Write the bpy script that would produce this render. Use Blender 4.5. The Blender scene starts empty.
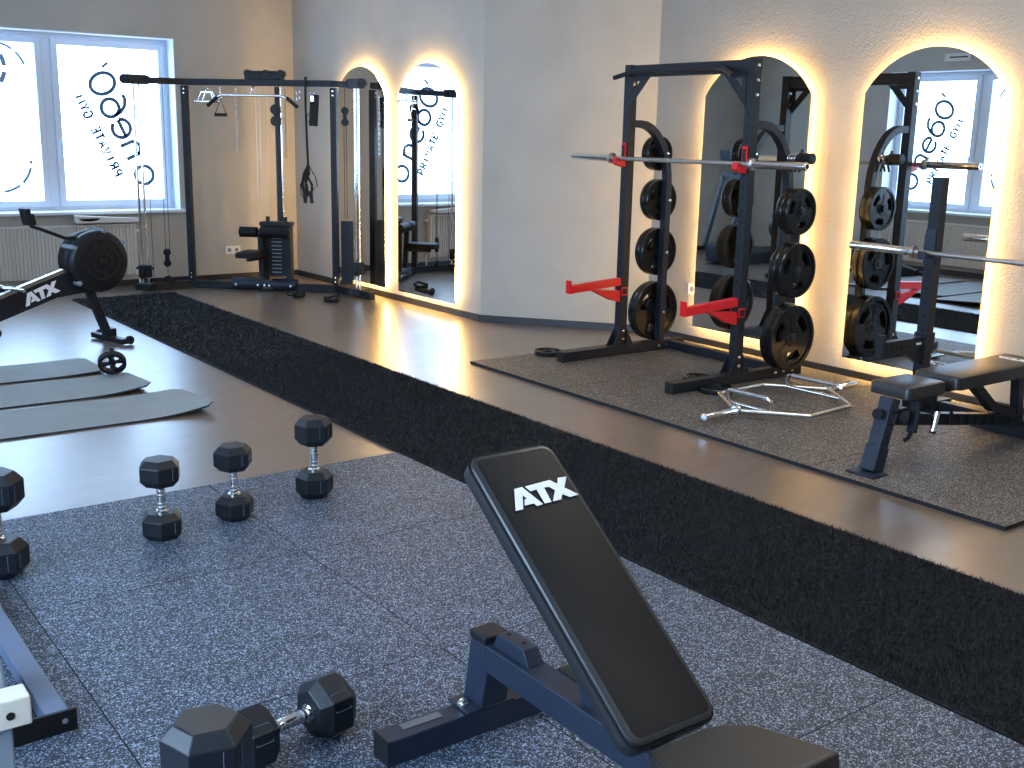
import bpy, math, random
import numpy as np
from mathutils import Vector, Matrix
random.seed(7)
sc = bpy.context.scene
COL = sc.collection
R = math.radians
V = Vector
sc.view_settings.view_transform = 'Standard'
sc.view_settings.look = 'None'
sc.view_settings.gamma = 1.0
sc.view_settings.use_curve_mapping = False
sc.view_settings.exposure = 0.0

# ------------------------------------------------------------------ materials
def new_mat(name):
    m = bpy.data.materials.new(name); m.use_nodes = True
    nt = m.node_tree; b = nt.nodes['Principled BSDF']
    return m, nt, b
def setp(b, **k):
    for a, v in k.items():
        b.inputs[a.replace('_', ' ')].default_value = v
def bump(nt, b, scale, strength, dist=0.01, detail=3, kind='noise', coord='Object'):
    tc = nt.nodes.new('ShaderNodeTexCoord')
    if kind == 'noise':
        n = nt.nodes.new('ShaderNodeTexNoise'); n.inputs['Detail'].default_value = detail
    else:
        n = nt.nodes.new('ShaderNodeTexVoronoi')
    n.inputs['Scale'].default_value = scale
    nt.links.new(tc.outputs[coord], n.inputs['Vector'])
    bp = nt.nodes.new('ShaderNodeBump'); bp.inputs['Strength'].default_value = strength
    bp.inputs['Distance'].default_value = dist
    nt.links.new(n.outputs[0], bp.inputs['Height'])
    nt.links.new(bp.outputs[0], b.inputs['Normal'])
    return n, tc
def simple(name, col, rough=.5, metal=0., bs=0, bstr=.2, bdist=.002, var=0., vscale=6., spec=.5, coat=0.):
    m, nt, b = new_mat(name)
    setp(b, Base_Color=(*col, 1), Roughness=rough, Metallic=metal)
    b.inputs['Specular IOR Level'].default_value = spec
    b.inputs['Coat Weight'].default_value = coat
    if bs: bump(nt, b, bs, bstr, bdist)
    if var:
        tc = nt.nodes.new('ShaderNodeTexCoord'); n = nt.nodes.new('ShaderNodeTexNoise')
        n.inputs['Scale'].default_value = vscale; n.inputs['Detail'].default_value = 4
        nt.links.new(tc.outputs['Object'], n.inputs['Vector'])
        r = nt.nodes.new('ShaderNodeValToRGB')
        r.color_ramp.elements[0].position = .3; r.color_ramp.elements[1].position = .7
        r.color_ramp.elements[0].color = (*[c * (1 - var) for c in col], 1)
        r.color_ramp.elements[1].color = (*[min(1, c * (1 + var)) for c in col], 1)
        nt.links.new(n.outputs[0], r.inputs[0]); nt.links.new(r.outputs[0], b.inputs['Base Color'])
    return m
def emis(name, col, s):
    m, nt, b = new_mat(name)
    setp(b, Base_Color=(*col, 1), Roughness=.6)
    b.inputs['Emission Color'].default_value = (*col, 1)
    b.inputs['Emission Strength'].default_value = s
    return m
M = {}
M['plaster'] = simple('fine greige plaster', (.46, .438, .39), .85, bs=70, bstr=.35, bdist=.004, var=.05, vscale=3)
M['stucco'] = simple('rough greige stucco', (.41, .37, .315), .85, bs=70, bstr=.9, bdist=.006, var=.04, vscale=3)
M['ceiling'] = simple('ceiling paint', (.75, .74, .72), .9, bs=80, bstr=.1)
M['skirting'] = simple('dark skirting', (.02, .022, .026), .45)
M['steel'] = simple('black powder coated steel', (.011, .013, .018), .42, spec=.28, bs=600, bstr=.12, bdist=.0005)
M['steel_b'] = simple('black blue powder coated steel', (.014, .020, .036), .42, spec=.35, bs=600, bstr=.12, bdist=.0005)
M['hole'] = simple('shadowed bolt hole', (.002, .002, .002), .9)  # flat black faces; the shade inside holes and slots is painted
M['bolt'] = simple('zinc bolt', (.75, .74, .72), .25, 1.)
M['chrome'] = simple('chrome', (.78, .78, .78), .12, 1.)
M['satin'] = simple('satin steel', (.55, .55, .54), .28, 1.)
M['knurl'] = simple('knurled steel', (.42, .42, .42), .38, 1., bs=900, bstr=.6, bdist=.001)
M['red'] = simple('red powder coat', (.70, .008, .012), .35, spec=.35)
M['rubber'] = simple('black rubber', (.010, .011, .013), .5, spec=.3, bs=300, bstr=.1, bdist=.001)
M['urethane'] = simple('glossy black urethane plate', (.008, .008, .008), .24, spec=.35, bs=40, bstr=.05, bdist=.001)
M['hexrub'] = simple('matte hexagonal head rubber', (.007, .009, .013), .38, spec=.4, bs=260, bstr=.12, bdist=.001)
M['vinyl'] = simple('black upholstery vinyl', (.006, .006, .0065), .55, spec=.22, bs=420, bstr=.2, bdist=.0008)
M['vinyl_side'] = simple('glossier pad side vinyl', (.010, .011, .013), .32, spec=.7, bs=420, bstr=.2, bdist=.0008)  # same pad vinyl, lightened and glossier to carry the window highlight
M['vinyl_worn'] = simple('semi gloss black vinyl', (.014, .013, .012), .40, spec=.55, bs=420, bstr=.2, bdist=.0008)  # same vinyl with the warm light on the pads put into its colour
M['plastic'] = simple('black plastic', (.009, .009, .011), .42, spec=.3)
M['whiteprint'] = simple('white print', (.85, .85, .88), .5)
M['greyprint'] = simple('grey print', (.11, .11, .12), .5)
M['upvc'] = simple('white window plastic', (.74, .80, .88), .35)
M['radiator'] = simple('cream radiator enamel', (.66, .63, .58), .4)
M['film'] = emis('backlit white window film', (.46, .69, 1.0), 8.2)
M['film_bright'] = emis('backlit white window film in direct daylight', (.50, .72, 1.0), 17.)  # glow of the added window out of view
M['lettering'] = simple('slate lettering film', (.07, .13, .22), .6)
M['palegrey'] = simple('pale grey outline film', (.22, .32, .46), .6)
M['led'] = emis('warm led strip', (1.0, .60, .19), 78.)
M['mirror'] = simple('mirror silvering', (.80, .82, .82), .0, 1.)
M['mirrorback'] = simple('mirror edge', (.05, .05, .05), .5)
M['yoga'] = simple('sage grey exercise foam', (.225, .245, .245), .7, bs=260, bstr=.5, bdist=.002, var=.05)
M['yogaside'] = simple('dark foam underside', (.02, .022, .024), .8)
M['greybar'] = simple('blue grey steel', (.10, .13, .20), .42)
M['beige'] = simple('cream painted tube', (.62, .56, .46), .45)
M['greyplate'] = simple('mid grey paint', (.20, .235, .27), .5)
M['socket'] = simple('white socket plastic', (.8, .78, .74), .4)
M['lamp'] = emis('ceiling lamp diffuser', (1., .95, .88), 3.)  # glow of the added ceiling panels
M['webbing'] = simple('black webbing', (.012, .012, .013), .8, bs=500, bstr=.5, bdist=.001)

def m_floor():
    m, nt, b = new_mat('brushed concrete look vinyl'); L = nt.links
    tc = nt.nodes.new('ShaderNodeTexCoord')
    n1 = nt.nodes.new('ShaderNodeTexNoise'); n1.inputs['Scale'].default_value = 2.2; n1.inputs['Detail'].default_value = 6
    mp = nt.nodes.new('ShaderNodeMapping'); mp.inputs['Scale'].default_value = (1, 3.2, 1)
    L.new(tc.outputs['Object'], mp.inputs[0]); L.new(mp.outputs[0], n1.inputs['Vector'])
    r = nt.nodes.new('ShaderNodeValToRGB')
    r.color_ramp.elements[0].position = .3; r.color_ramp.elements[1].position = .72
    r.color_ramp.elements[0].color = (.115, .082, .058, 1); r.color_ramp.elements[1].color = (.180, .130, .092, 1)
    L.new(n1.outputs[0], r.inputs[0])
    br = nt.nodes.new('ShaderNodeTexBrick'); br.offset = .5
    mp2 = nt.nodes.new('ShaderNodeMapping'); mp2.inputs['Location'].default_value = (.1, -.32, 0)
    L.new(tc.outputs['Object'], mp2.inputs[0]); L.new(mp2.outputs[0], br.inputs['Vector'])
    br.inputs['Scale'].default_value = 1.; br.inputs['Mortar Size'].default_value = .0022
    br.inputs['Brick Width'].default_value = 1.9; br.inputs['Row Height'].default_value = .98
    br.inputs['Color1'].default_value = (1, 1, 1, 1); br.inputs['Color2'].default_value = (.93, .93, .93, 1)
    br.inputs['Mortar'].default_value = (.45, .45, .45, 1)
    mx = nt.nodes.new('ShaderNodeMix'); mx.data_type = 'RGBA'; mx.blend_type = 'MULTIPLY'; mx.inputs[0].default_value = 1
    L.new(r.outputs[0], mx.inputs[6]); L.new(br.outputs[0], mx.inputs[7]); L.new(mx.outputs[2], b.inputs['Base Color'])
    n2 = nt.nodes.new('ShaderNodeTexNoise'); n2.inputs['Scale'].default_value = 9; n2.inputs['Detail'].default_value = 5
    L.new(mp.outputs[0], n2.inputs['Vector'])
    mr = nt.nodes.new('ShaderNodeMapRange'); mr.inputs[3].default_value = .27; mr.inputs[4].default_value = .42
    L.new(n2.outputs[0], mr.inputs[0]); L.new(mr.outputs[0], b.inputs['Roughness'])
    bp = nt.nodes.new('ShaderNodeBump'); bp.inputs['Strength'].default_value = .12; bp.inputs['Distance'].default_value = .004
    L.new(n2.outputs[0], bp.inputs['Height']); L.new(bp.outputs[0], b.inputs['Normal'])
    b.inputs['Specular IOR Level'].default_value = .8
    b.inputs['Coat Weight'].default_value = .8; b.inputs['Coat Roughness'].default_value = .30; b.inputs['Coat IOR'].default_value = 1.75
    return m
M['floor'] = m_floor()

def m_speck(name, base, f1, f2, scale, thr):
    m, nt, b = new_mat(name); L = nt.links
    tc = nt.nodes.new('ShaderNodeTexCoord')
    nz = nt.nodes.new('ShaderNodeTexNoise'); nz.inputs['Scale'].default_value = scale * .8; nz.inputs['Detail'].default_value = 2
    L.new(tc.outputs['Object'], nz.inputs['Vector'])
    add = nt.nodes.new('ShaderNodeVectorMath'); add.operation = 'MULTIPLY_ADD'
    L.new(nz.outputs['Color'], add.inputs[0]); add.inputs[1].default_value = (.010, .010, .010)
    L.new(tc.outputs['Object'], add.inputs[2])
    vo = nt.nodes.new('ShaderNodeTexVoronoi'); vo.inputs['Scale'].default_value = scale; vo.voronoi_dimensions = '3D'
    L.new(add.outputs[0], vo.inputs['Vector'])
    sep = nt.nodes.new('ShaderNodeSeparateColor'); L.new(vo.outputs['Color'], sep.inputs[0])
    gt = nt.nodes.new('ShaderNodeMath'); gt.operation = 'GREATER_THAN'; gt.inputs[1].default_value = thr
    L.new(sep.outputs[0], gt.inputs[0])
    fl = nt.nodes.new('ShaderNodeMix'); fl.data_type = 'RGBA'
    L.new(sep.outputs[1], fl.inputs[0]); fl.inputs[6].default_value = (*f1, 1); fl.inputs[7].default_value = (*f2, 1)
    mx = nt.nodes.new('ShaderNodeMix'); mx.data_type = 'RGBA'
    L.new(gt.outputs[0], mx.inputs[0]); mx.inputs[6].default_value = (*base, 1); L.new(fl.outputs[2], mx.inputs[7])
    L.new(mx.outputs[2], b.inputs['Base Color'])
    b.inputs['Roughness'].default_value = .55
    bp = nt.nodes.new('ShaderNodeBump'); bp.inputs['Strength'].default_value = .35; bp.inputs['Distance'].default_value = .002
    L.new(nz.outputs[0], bp.inputs['Height']); L.new(bp.outputs[0], b.inputs['Normal'])
    return m
M['speck'] = m_speck('speckled rubber granulate', (.010, .017, .031), (.10, .15, .23), (.50, .58, .72), 290, .775)  # blue window light is tinted into base and flecks
M['speck2'] = m_speck('speckled rubber granulate with grey fleck', (.030, .026, .023), (.16, .145, .13), (.42, .39, .35), 230, .72)  # same rubber, with the warm light put into its colour
M['turf'] = simple('black artificial grass blade', (.010, .011, .014), .5, spec=.3, var=.45, vscale=60)
M['turfbase'] = simple('turf backing', (.006, .006, .007), .9)

# ------------------------------------------------------------------ mesh builder
def frame_of(d, up=None):
    d = V(d).normalized()
    u = V(up) if up is not None else (V((0, 0, 1)) if abs(d.z) < .95 else V((0, 1, 0)))
    x = u.cross(d)
    if x.length < 1e-6: u = V((1, 0, 0)); x = u.cross(d)
    x.normalize(); y = d.cross(x)
    return x, y, d
class MB:
    def __init__(s, off=(0, 0, 0)):
        s.v = []; s.f = []; s.mi = []; s.off = V(off)
    def add(s, vs, fs, mi=0):
        n = len(s.v); s.v += [V(p) - s.off for p in vs]
        s.f += [tuple(i + n for i in f) for f in fs]; s.mi += [mi] * len(fs)
        return s
    def box(s, c, size, rot=None, mi=0):
        c = V(c); h = V(size) / 2; vs = []
        for x in (-1, 1):
            for y in (-1, 1):
                for z in (-1, 1):
                    p = V((x * h.x, y * h.y, z * h.z))
                    if rot is not None: p = rot @ p
                    vs.append(c + p)
        return s.add(vs, [(0, 1, 3, 2), (4, 6, 7, 5), (0, 4, 5, 1), (2, 3, 7, 6), (0, 2, 6, 4), (1, 5, 7, 3)], mi)
    def beam(s, a, b, w, h, up=None, mi=0):
        a = V(a); b = V(b); x, y, d = frame_of(b - a, up); vs = []
        for p in (a, b):
            for sx, sy in ((-1, -1), (1, -1), (1, 1), (-1, 1)):
                vs.append(p + x * sx * w / 2 + y * sy * h / 2)
        return s.add(vs, [(0, 3, 2, 1), (4, 5, 6, 7), (0, 1, 5, 4), (1, 2, 6, 5), (2, 3, 7, 6), (3, 0, 4, 7)], mi)
    def cyl(s, a, b, r, r2=None, n=20, mi=0, cap=True):
        a = V(a); b = V(b); r2 = r if r2 is None else r2; x, y, d = frame_of(b - a); vs = []
        for p, q in ((a, r), (b, r2)):
            for i in range(n):
                t = 2 * math.pi * i / n; vs.append(p + x * q * math.cos(t) + y * q * math.sin(t))
        fs = [(i, (i + 1) % n, n + (i + 1) % n, n + i) for i in range(n)]
        if cap: fs += [tuple(range(n - 1, -1, -1)), tuple(range(n, 2 * n))]
        return s.add(vs, fs, mi)
    def lathe(s, prof, o=(0, 0, 0), axis=(0, 0, 1), n=32, mi=0, closed=False, phase=0.):
        o = V(o); x, y, d = frame_of(axis); vs = []; k = len(prof)
        for r, h in prof:
            for i in range(n):
                t = 2 * math.pi * i / n + phase; vs.append(o + d * h + x * r * math.cos(t) + y * r * math.sin(t))
        fs = []
        rng = range(k) if closed else range(k - 1)
        for j in rng:
            j2 = (j + 1) % k
            for i in range(n):
                fs.append((j * n + i, j * n + (i + 1) % n, j2 * n + (i + 1) % n, j2 * n + i))
        if not closed:
            if prof[0][0] > 1e-6: fs.append(tuple(range(n - 1, -1, -1)))
            if prof[-1][0] > 1e-6: fs.append(tuple(range((k - 1) * n, k * n)))
        return s.add(vs, fs, mi)
    def tube(s, path, r, n=10, closed=False, mi=0, flat=None, up=None):
        P = [V(p) for p in path]; k = len(P); vs = []
        px = None
        for i in range(k):
            if closed: d = P[(i + 1) % k] - P[i - 1]
            else: d = P[min(i + 1, k - 1)] - P[max(i - 1, 0)]
            if d.length < 1e-9: d = V((0, 0, 1))
            d.normalize()
            if px is None or up is not None: x, y, _ = frame_of(d, up)
            else:
                x = px - d * px.dot(d)
                if x.length < 1e-6: x, y, _ = frame_of(d)
                x.normalize(); y = d.cross(x)
            px = x
            rx, ry = (r, r) if flat is None else flat
            for j in range(n):
                t = 2 * math.pi * (j + .5) / n; vs.append(P[i] + x * rx * math.cos(t) + y * ry * math.sin(t))
        fs = []
        for i in range(k if closed else k - 1):
            a = i * n; b2 = ((i + 1) % k) * n
            for j in range(n): fs.append((a + j, a + (j + 1) % n, b2 + (j + 1) % n, b2 + j))
        if not closed: fs += [tuple(range(n - 1, -1, -1)), tuple(range((k - 1) * n, k * n))]
        return s.add(vs, fs, mi)
    def rtube(s, path, w, h, up, mi=0):     # rectangular section swept along a path
        P = [V(p) for p in path]; k = len(P); vs = []; up = V(up)
        for i in range(k):
            d = (P[min(i + 1, k - 1)] - P[max(i - 1, 0)]).normalized()
            x = up.cross(d).normalized(); y = d.cross(x)
            sc_ = 1.
            if 0 < i < k - 1:
                a = (P[i] - P[i - 1]).normalized(); sc_ = 1 / max(.5, a.dot(d))
            for sx, sy in ((-1, -1), (1, -1), (1, 1), (-1, 1)):
                vs.append(P[i] + x * sx * w / 2 * sc_ + y * sy * h / 2)
        fs = [(0, 3, 2, 1), tuple(4 * (k - 1) + j for j in range(4))]
        for i in range(k - 1):
            for j in range(4): fs.append((4 * i + j, 4 * i + (j + 1) % 4, 4 * i + 4 + (j + 1) % 4, 4 * i + 4 + j))
        return s.add(vs, fs, mi)
    def prism(s, poly, o, U, W, depth, mi=0):
        o = V(o); U = V(U); W = V(W); N = U.cross(W).normalized(); k = len(poly)
        a = [o + U * p[0] + W * p[1] for p in poly]; b2 = [q + N * depth for q in a]
        fs = [tuple(range(k - 1, -1, -1)), tuple(range(k, 2 * k))] + [(i, (i + 1) % k, k + (i + 1) % k, k + i) for i in range(k)]
        return s.add(a + b2, fs, mi)
    def polar(s, R_list, solid, z0, z1, o=(0, 0, 0), axis=(0, 0, 1), n=48, mi=0):
        # annular cells between successive radii; solid(k, i) tells whether a cell exists
        o = V(o); x, y, d = frame_of(axis); K = len(R_list); vs = []
        for h in (z0, z1):
            for r in R_list:
                for i in range(n):
                    t = 2 * math.pi * i / n; vs.append(o + d * h + x * r * math.cos(t) + y * r * math.sin(t))
        idx = lambda l, k, i: l * K * n + k * n + i % n
        ok = lambda k, i: 0 <= k < K - 1 and solid(k, i % n)
        fs = []
        for k in range(K - 1):
            for i in range(n):
                if not ok(k, i): continue
                fs.append((idx(1, k, i), idx(1, k + 1, i), idx(1, k + 1, i + 1), idx(1, k, i + 1)))
                fs.append((idx(0, k, i), idx(0, k, i + 1), idx(0, k + 1, i + 1), idx(0, k + 1, i)))
                if not ok(k - 1, i): fs.append((idx(0, k, i), idx(1, k, i), idx(1, k, i + 1), idx(0, k, i + 1)))
                if not ok(k + 1, i): fs.append((idx(0, k + 1, i), idx(0, k + 1, i + 1), idx(1, k + 1, i + 1), idx(1, k + 1, i)))
                if not ok(k, i - 1): fs.append((idx(0, k, i), idx(0, k + 1, i), idx(1, k + 1, i), idx(1, k, i)))
                if not ok(k, i + 1): fs.append((idx(0, k, i + 1), idx(1, k, i + 1), idx(1, k + 1, i + 1), idx(0, k + 1, i + 1)))
        return s.add(vs, fs, mi)
    def ringframe(s, x0, x1, z0, z1, tx, tz, y0, y1, mi=0):   # mitred rectangular frame in the xz plane
        vs = []
        for y in (y0, y1):
            vs += [(x0, y, z0), (x1, y, z0), (x1, y, z1), (x0, y, z1), (x0 + tx, y, z0 + tz), (x1 - tx, y, z0 + tz), (x1 - tx, y, z1 - tz), (x0 + tx, y, z1 - tz)]
        fs = []
        for i in range(4):
            j = (i + 1) % 4
            fs += [(i, j, 4 + j, 4 + i), (8 + i, 12 + i, 12 + j, 8 + j), (i, 8 + i, 8 + j, j), (4 + i, 4 + j, 12 + j, 12 + i)]
        return s.add(vs, fs, mi)
    def rbox(s, c, size, r, rot=None, mi=0, n=5, side=None):   # box with rounded vertical corners and softened top
        sx, sy, sz = size; c = V(c); loops = []
        e = min(r * .45, sz * .4)
        for z, ins in ((-sz / 2, 0), (sz / 2 - e, 0), (sz / 2 - e * .3, e * .3), (sz / 2, e)):
            lp = []
            rr = max(r - ins, .001)
            for qx, qy, a0 in ((1, 1, 0), (-1, 1, 90), (-1, -1, 180), (1, -1, 270)):
                for j in range(n + 1):
                    t = R(a0 + 90 * j / n)
                    lp.append(V((qx * (sx / 2 - ins - rr) + rr * math.cos(t), qy * (sy / 2 - ins - rr) + rr * math.sin(t), z)))
            loops.append(lp)
        k = len(loops[0]); vs = []
        for lp in loops:
            for p in lp: vs.append(c + (rot @ p if rot is not None else p))
        fs = [tuple(range(k - 1, -1, -1)), tuple(range(3 * k, 4 * k))]
        for l in range(3):
            for i in range(k): fs.append((l * k + i, l * k + (i + 1) % k, (l + 1) * k + (i + 1) % k, (l + 1) * k + i))
        s.add(vs, fs, mi)
        if side is not None: s.mi[-3 * k:] = [side] * (3 * k)
        return s
    def pieces(s):
        par = list(range(len(s.v)))
        def find(a):
            while par[a] != a: par[a] = par[par[a]]; a = par[a]
            return a
        for f in s.f:
            for b in f[1:]: par[find(f[0])] = find(b)
        g = {}
        for f, m in zip(s.f, s.mi): g.setdefault(find(f[0]), []).append((f, m))
        out = []
        for fs in g.values():
            q = MB(); idx = {}
            for f, m in fs:
                t_ = []
                for a in f:
                    if a not in idx: idx[a] = len(q.v); q.v.append(s.v[a])
                    t_.append(idx[a])
                q.f.append(tuple(t_)); q.mi.append(m)
            out.append(q)
        return out
    def build(s, name, mats, parent=None, bevel=0, ang=38, loc=None, split=False):
        if split:
            r = [q.build(name, mats, parent, bevel, ang, loc) for q in s.pieces()]; return r[-1]
        me = bpy.data.meshes.new(name)
        me.from_pydata([tuple(p) for p in s.v], [], s.f)
        if not isinstance(mats, (list, tuple)): mats = [mats]
        for m in mats: me.materials.append(M[m])
        me.polygons.foreach_set('material_index', s.mi)
        me.polygons.foreach_set('use_smooth', [True] * len(s.f))
        me.update(); me.validate()
        import bmesh
        bm = bmesh.new(); bm.from_mesh(me); bmesh.ops.recalc_face_normals(bm, faces=bm.faces[:]); bm.to_mesh(me); bm.free()
        me.set_sharp_from_angle(angle=R(ang))
        o = bpy.data.objects.new(name, me); COL.objects.link(o)
        if parent is not None: o.parent = parent
        if loc is not None: o.location = loc
        if bevel:
            bv = o.modifiers.new('bevel', 'BEVEL'); bv.width = bevel; bv.segments = 2; bv.limit_method = 'ANGLE'; bv.angle_limit = R(40)
            bv.harden_normals = True
        return o
def tag(o, label, cat, group=None, kind=None):
    o['label'] = label; o['category'] = cat
    if group: o['group'] = group
    if kind: o['kind'] = kind
    return o
def thing(name, label, cat, loc=(0, 0, 0), rotz=0., group=None):
    o = bpy.data.objects.new(name, None); COL.objects.link(o); o.empty_display_size = .1
    o.location = loc; o.rotation_euler = (0, 0, rotz)
    return tag(o, label, cat, group)
def struct(o):
    o['kind'] = 'structure'; return o
def copy_tree(o, parent=None):
    c = o.copy(); COL.objects.link(c)
    if parent is not None: c.parent = parent
    for ch in list(o.children): copy_tree(ch, c)
    return c
def text_into(mb, txt, o, U, W, size, depth=.001, mi=0, N=None, width=None, center=False, bold=0.):
    cu = bpy.data.curves.new('lettering', 'FONT'); cu.body = txt; cu.size = 1.; cu.resolution_u = 3; cu.offset = bold
    ob = bpy.data.objects.new('lettering', cu); COL.objects.link(ob)
    dg = bpy.context.evaluated_depsgraph_get(); dg.update()
    me = bpy.data.meshes.new_from_object(ob.evaluated_get(dg))
    vs = [v.co.copy() for v in me.vertices]; fs = [tuple(p.vertices) for p in me.polygons]
    bpy.data.objects.remove(ob); bpy.data.curves.remove(cu); bpy.data.meshes.remove(me)
    if not vs: return
    x0 = min(v.x for v in vs); x1 = max(v.x for v in vs)
    sx = size if width is None else width / (x1 - x0)
    U = V(U).normalized(); W = V(W).normalized(); N = U.cross(W) if N is None else V(N)
    ox = (x0 + x1) / 2 if center else x0
    mb.add([V(o) + U * (v.x - ox) * sx + W * v.y * size + N * depth for v in vs], fs, mi)
# the geometric A-T-X logo, polygons in units of the logo's width (x right, y down)
LA = [(0.0696,0.087),(0.0938,0.0859),(0.1248,0.1455),(0.105,0.1469),(0.1009,0.1379),(0.0722,0.1382),(0.081,0.1221),(0.0896,0.1208),(0.0826,0.1084),(0.0616,0.1473),(0.0385,0.1473)]
LT = [(0.1032,0.086),(0.1836,0.0823),(0.1991,0.0983),(0.2111,0.0811),(0.2386,0.0826),(0.2128,0.1125),(0.2419,0.1407),(0.2124,0.1425),(0.1956,0.1288),(0.1837,0.1436),(0.1567,0.1439),(0.1818,0.1141),(0.1708,0.1012),(0.1549,0.1),(0.1513,0.1446),(0.1308,0.1446),(0.131,0.1009),(0.1109,0.1028)]
def logo_into(mb, o, U, D, width, height, depth=.0008, mi=0, mirror=False):
    U = V(U).normalized(); D = V(D).normalized()
    for P in (LA, LT):
        q = [((p[0] - .0385) / .2034 * width, (p[1] - .0811) / .0662 * height) for p in P]
        mb.prism(q, V(o), U, D, -depth if not mirror else depth, mi)

# ------------------------------------------------------------------ camera
Rm = [[0.80544793, -0.11496967, 0.5814083], [-0.59230276, -0.19051715, 0.78286694], [0.0207623, -0.9749283, -0.2215485]]
cam = bpy.data.cameras.new('camera'); co = bpy.data.objects.new('camera', cam); COL.objects.link(co)
cam.sensor_width = 36; cam.lens = 1100 / 1024 * 36; cam.clip_start = .05
co.matrix_world = Matrix(((Rm[0][0], -Rm[0][1], -Rm[0][2], 0), (Rm[1][0], -Rm[1][1], -Rm[1][2], 0), (Rm[2][0], -Rm[2][1], -Rm[2][2], 1.6), (0, 0, 0, 1)))
sc.camera = co

# ------------------------------------------------------------------ room shell
HC = 3.05
YW = 11.4      # window wall
XL = -.02      # left wall
XR = 6.32
XM = 5.42
struct(MB().box((2.2, 4.6, -.05), (9.6, 15, .1)).build('floor', 'floor'))
struct(MB().box((2.2, 4.6, HC + .05), (9.6, 15, .1)).build('ceiling', 'ceiling'))
def wall_hole(name, a, b, h0, h1, z0, z1, th, out, mat, parent=None):
    # wall from a to b (2D), opening between distances h0,h1 along it and heights z0,z1; 'out' = outward normal
    a = V((*a, 0)); b = V((*b, 0)); d = (b - a); L = d.length; d.normalize(); n = V((*out, 0)); mb = MB()
    ang = Matrix((( d.x, n.x, 0), (d.y, n.y, 0), (0, 0, 1))).to_3x3()
    def seg(s0, s1, q0, q1):
        if s1 - s0 > 1e-4 and q1 - q0 > 1e-4:
            c = a + d * (s0 + s1) / 2 + n * th / 2 + V((0, 0, (q0 + q1) / 2)); mb.box(c, (s1 - s0, th, q1 - q0), ang)
    if h0 is None: seg(0, L, 0, HC)
    else:
        seg(0, h0, 0, HC); seg(h1, L, 0, HC); seg(h0, h1, 0, z0); seg(h0, h1, z1, HC)
    return struct(mb.build(name, mat))
# window wall: opening X 1.72..4.11
wall_hole('wall_back', (XL - .3, YW), (XM + .3, YW), 1.72 - XL + .3, 4.11 - XL + .3, .74, 2.47, .3, (0, 1), 'plaster')
# left wall: opening Y 6.51..8.90
wall_hole('wall_left', (XL, 5.2), (XL, YW), 6.51 - 5.2, 8.90 - 5.2, .74, 2.47, .3, (-1, 0), 'plaster')
wall_hole('wall_side', (-1.6, 5.2), (XL - .3, 5.2), None, 0, 0, 0, .2, (0, 1), 'plaster')
wall_hole('wall_left_near', (-1.6, -2.6), (-1.6, 5.4), 2.2, 6.6, .74, 2.47, .3, (-1, 0), 'plaster')
wall_hole('wall_front', (-1.6, -2.6), (XR, -2.6), None, 0, 0, 0, .2, (0, -1), 'plaster')
struct(MB().box((XM + .7, (7.78 + YW) / 2, HC / 2), (1.4, YW - 7.78, HC)).build('wall_right_far', 'plaster'))
struct(MB().prism([(XM, 7.78), (XR, 6.64), (XR + .6, 6.64), (XR + .6, 7.78)], (0, 0, 0), (1, 0, 0), (0, 1, 0), HC).build('wall_corner', 'plaster'))
struct(MB().box((XR + .3, (6.64 - 2.6) / 2, HC / 2), (.6, 9.24, HC)).build('wall_right', 'stucco'))
def skirt(name, pts, side):
    mb = MB(); 
    for (a, b) in zip(pts[:-1], pts[1:]):
        a3 = V((*a, .03)); b3 = V((*b, .03)); d = (b3 - a3).normalized(); n = V((-d.y, d.x, 0)) * side
        mb.beam(a3 + n * .006 - d * .0, b3 + n * .006, .012, .06, (0, 0, 1))
    return struct(mb.build(name, 'skirting', bevel=.002))
skirt('baseboard_back', [(XL, YW), (XM, YW)], -1)
skirt('baseboard_right', [(XM, YW), (XM, 7.78), (XR, 6.64), (XR, -2.6)], -1)
skirt('baseboard_left', [(XL, 5.2), (XL, YW)], -1)

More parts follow.
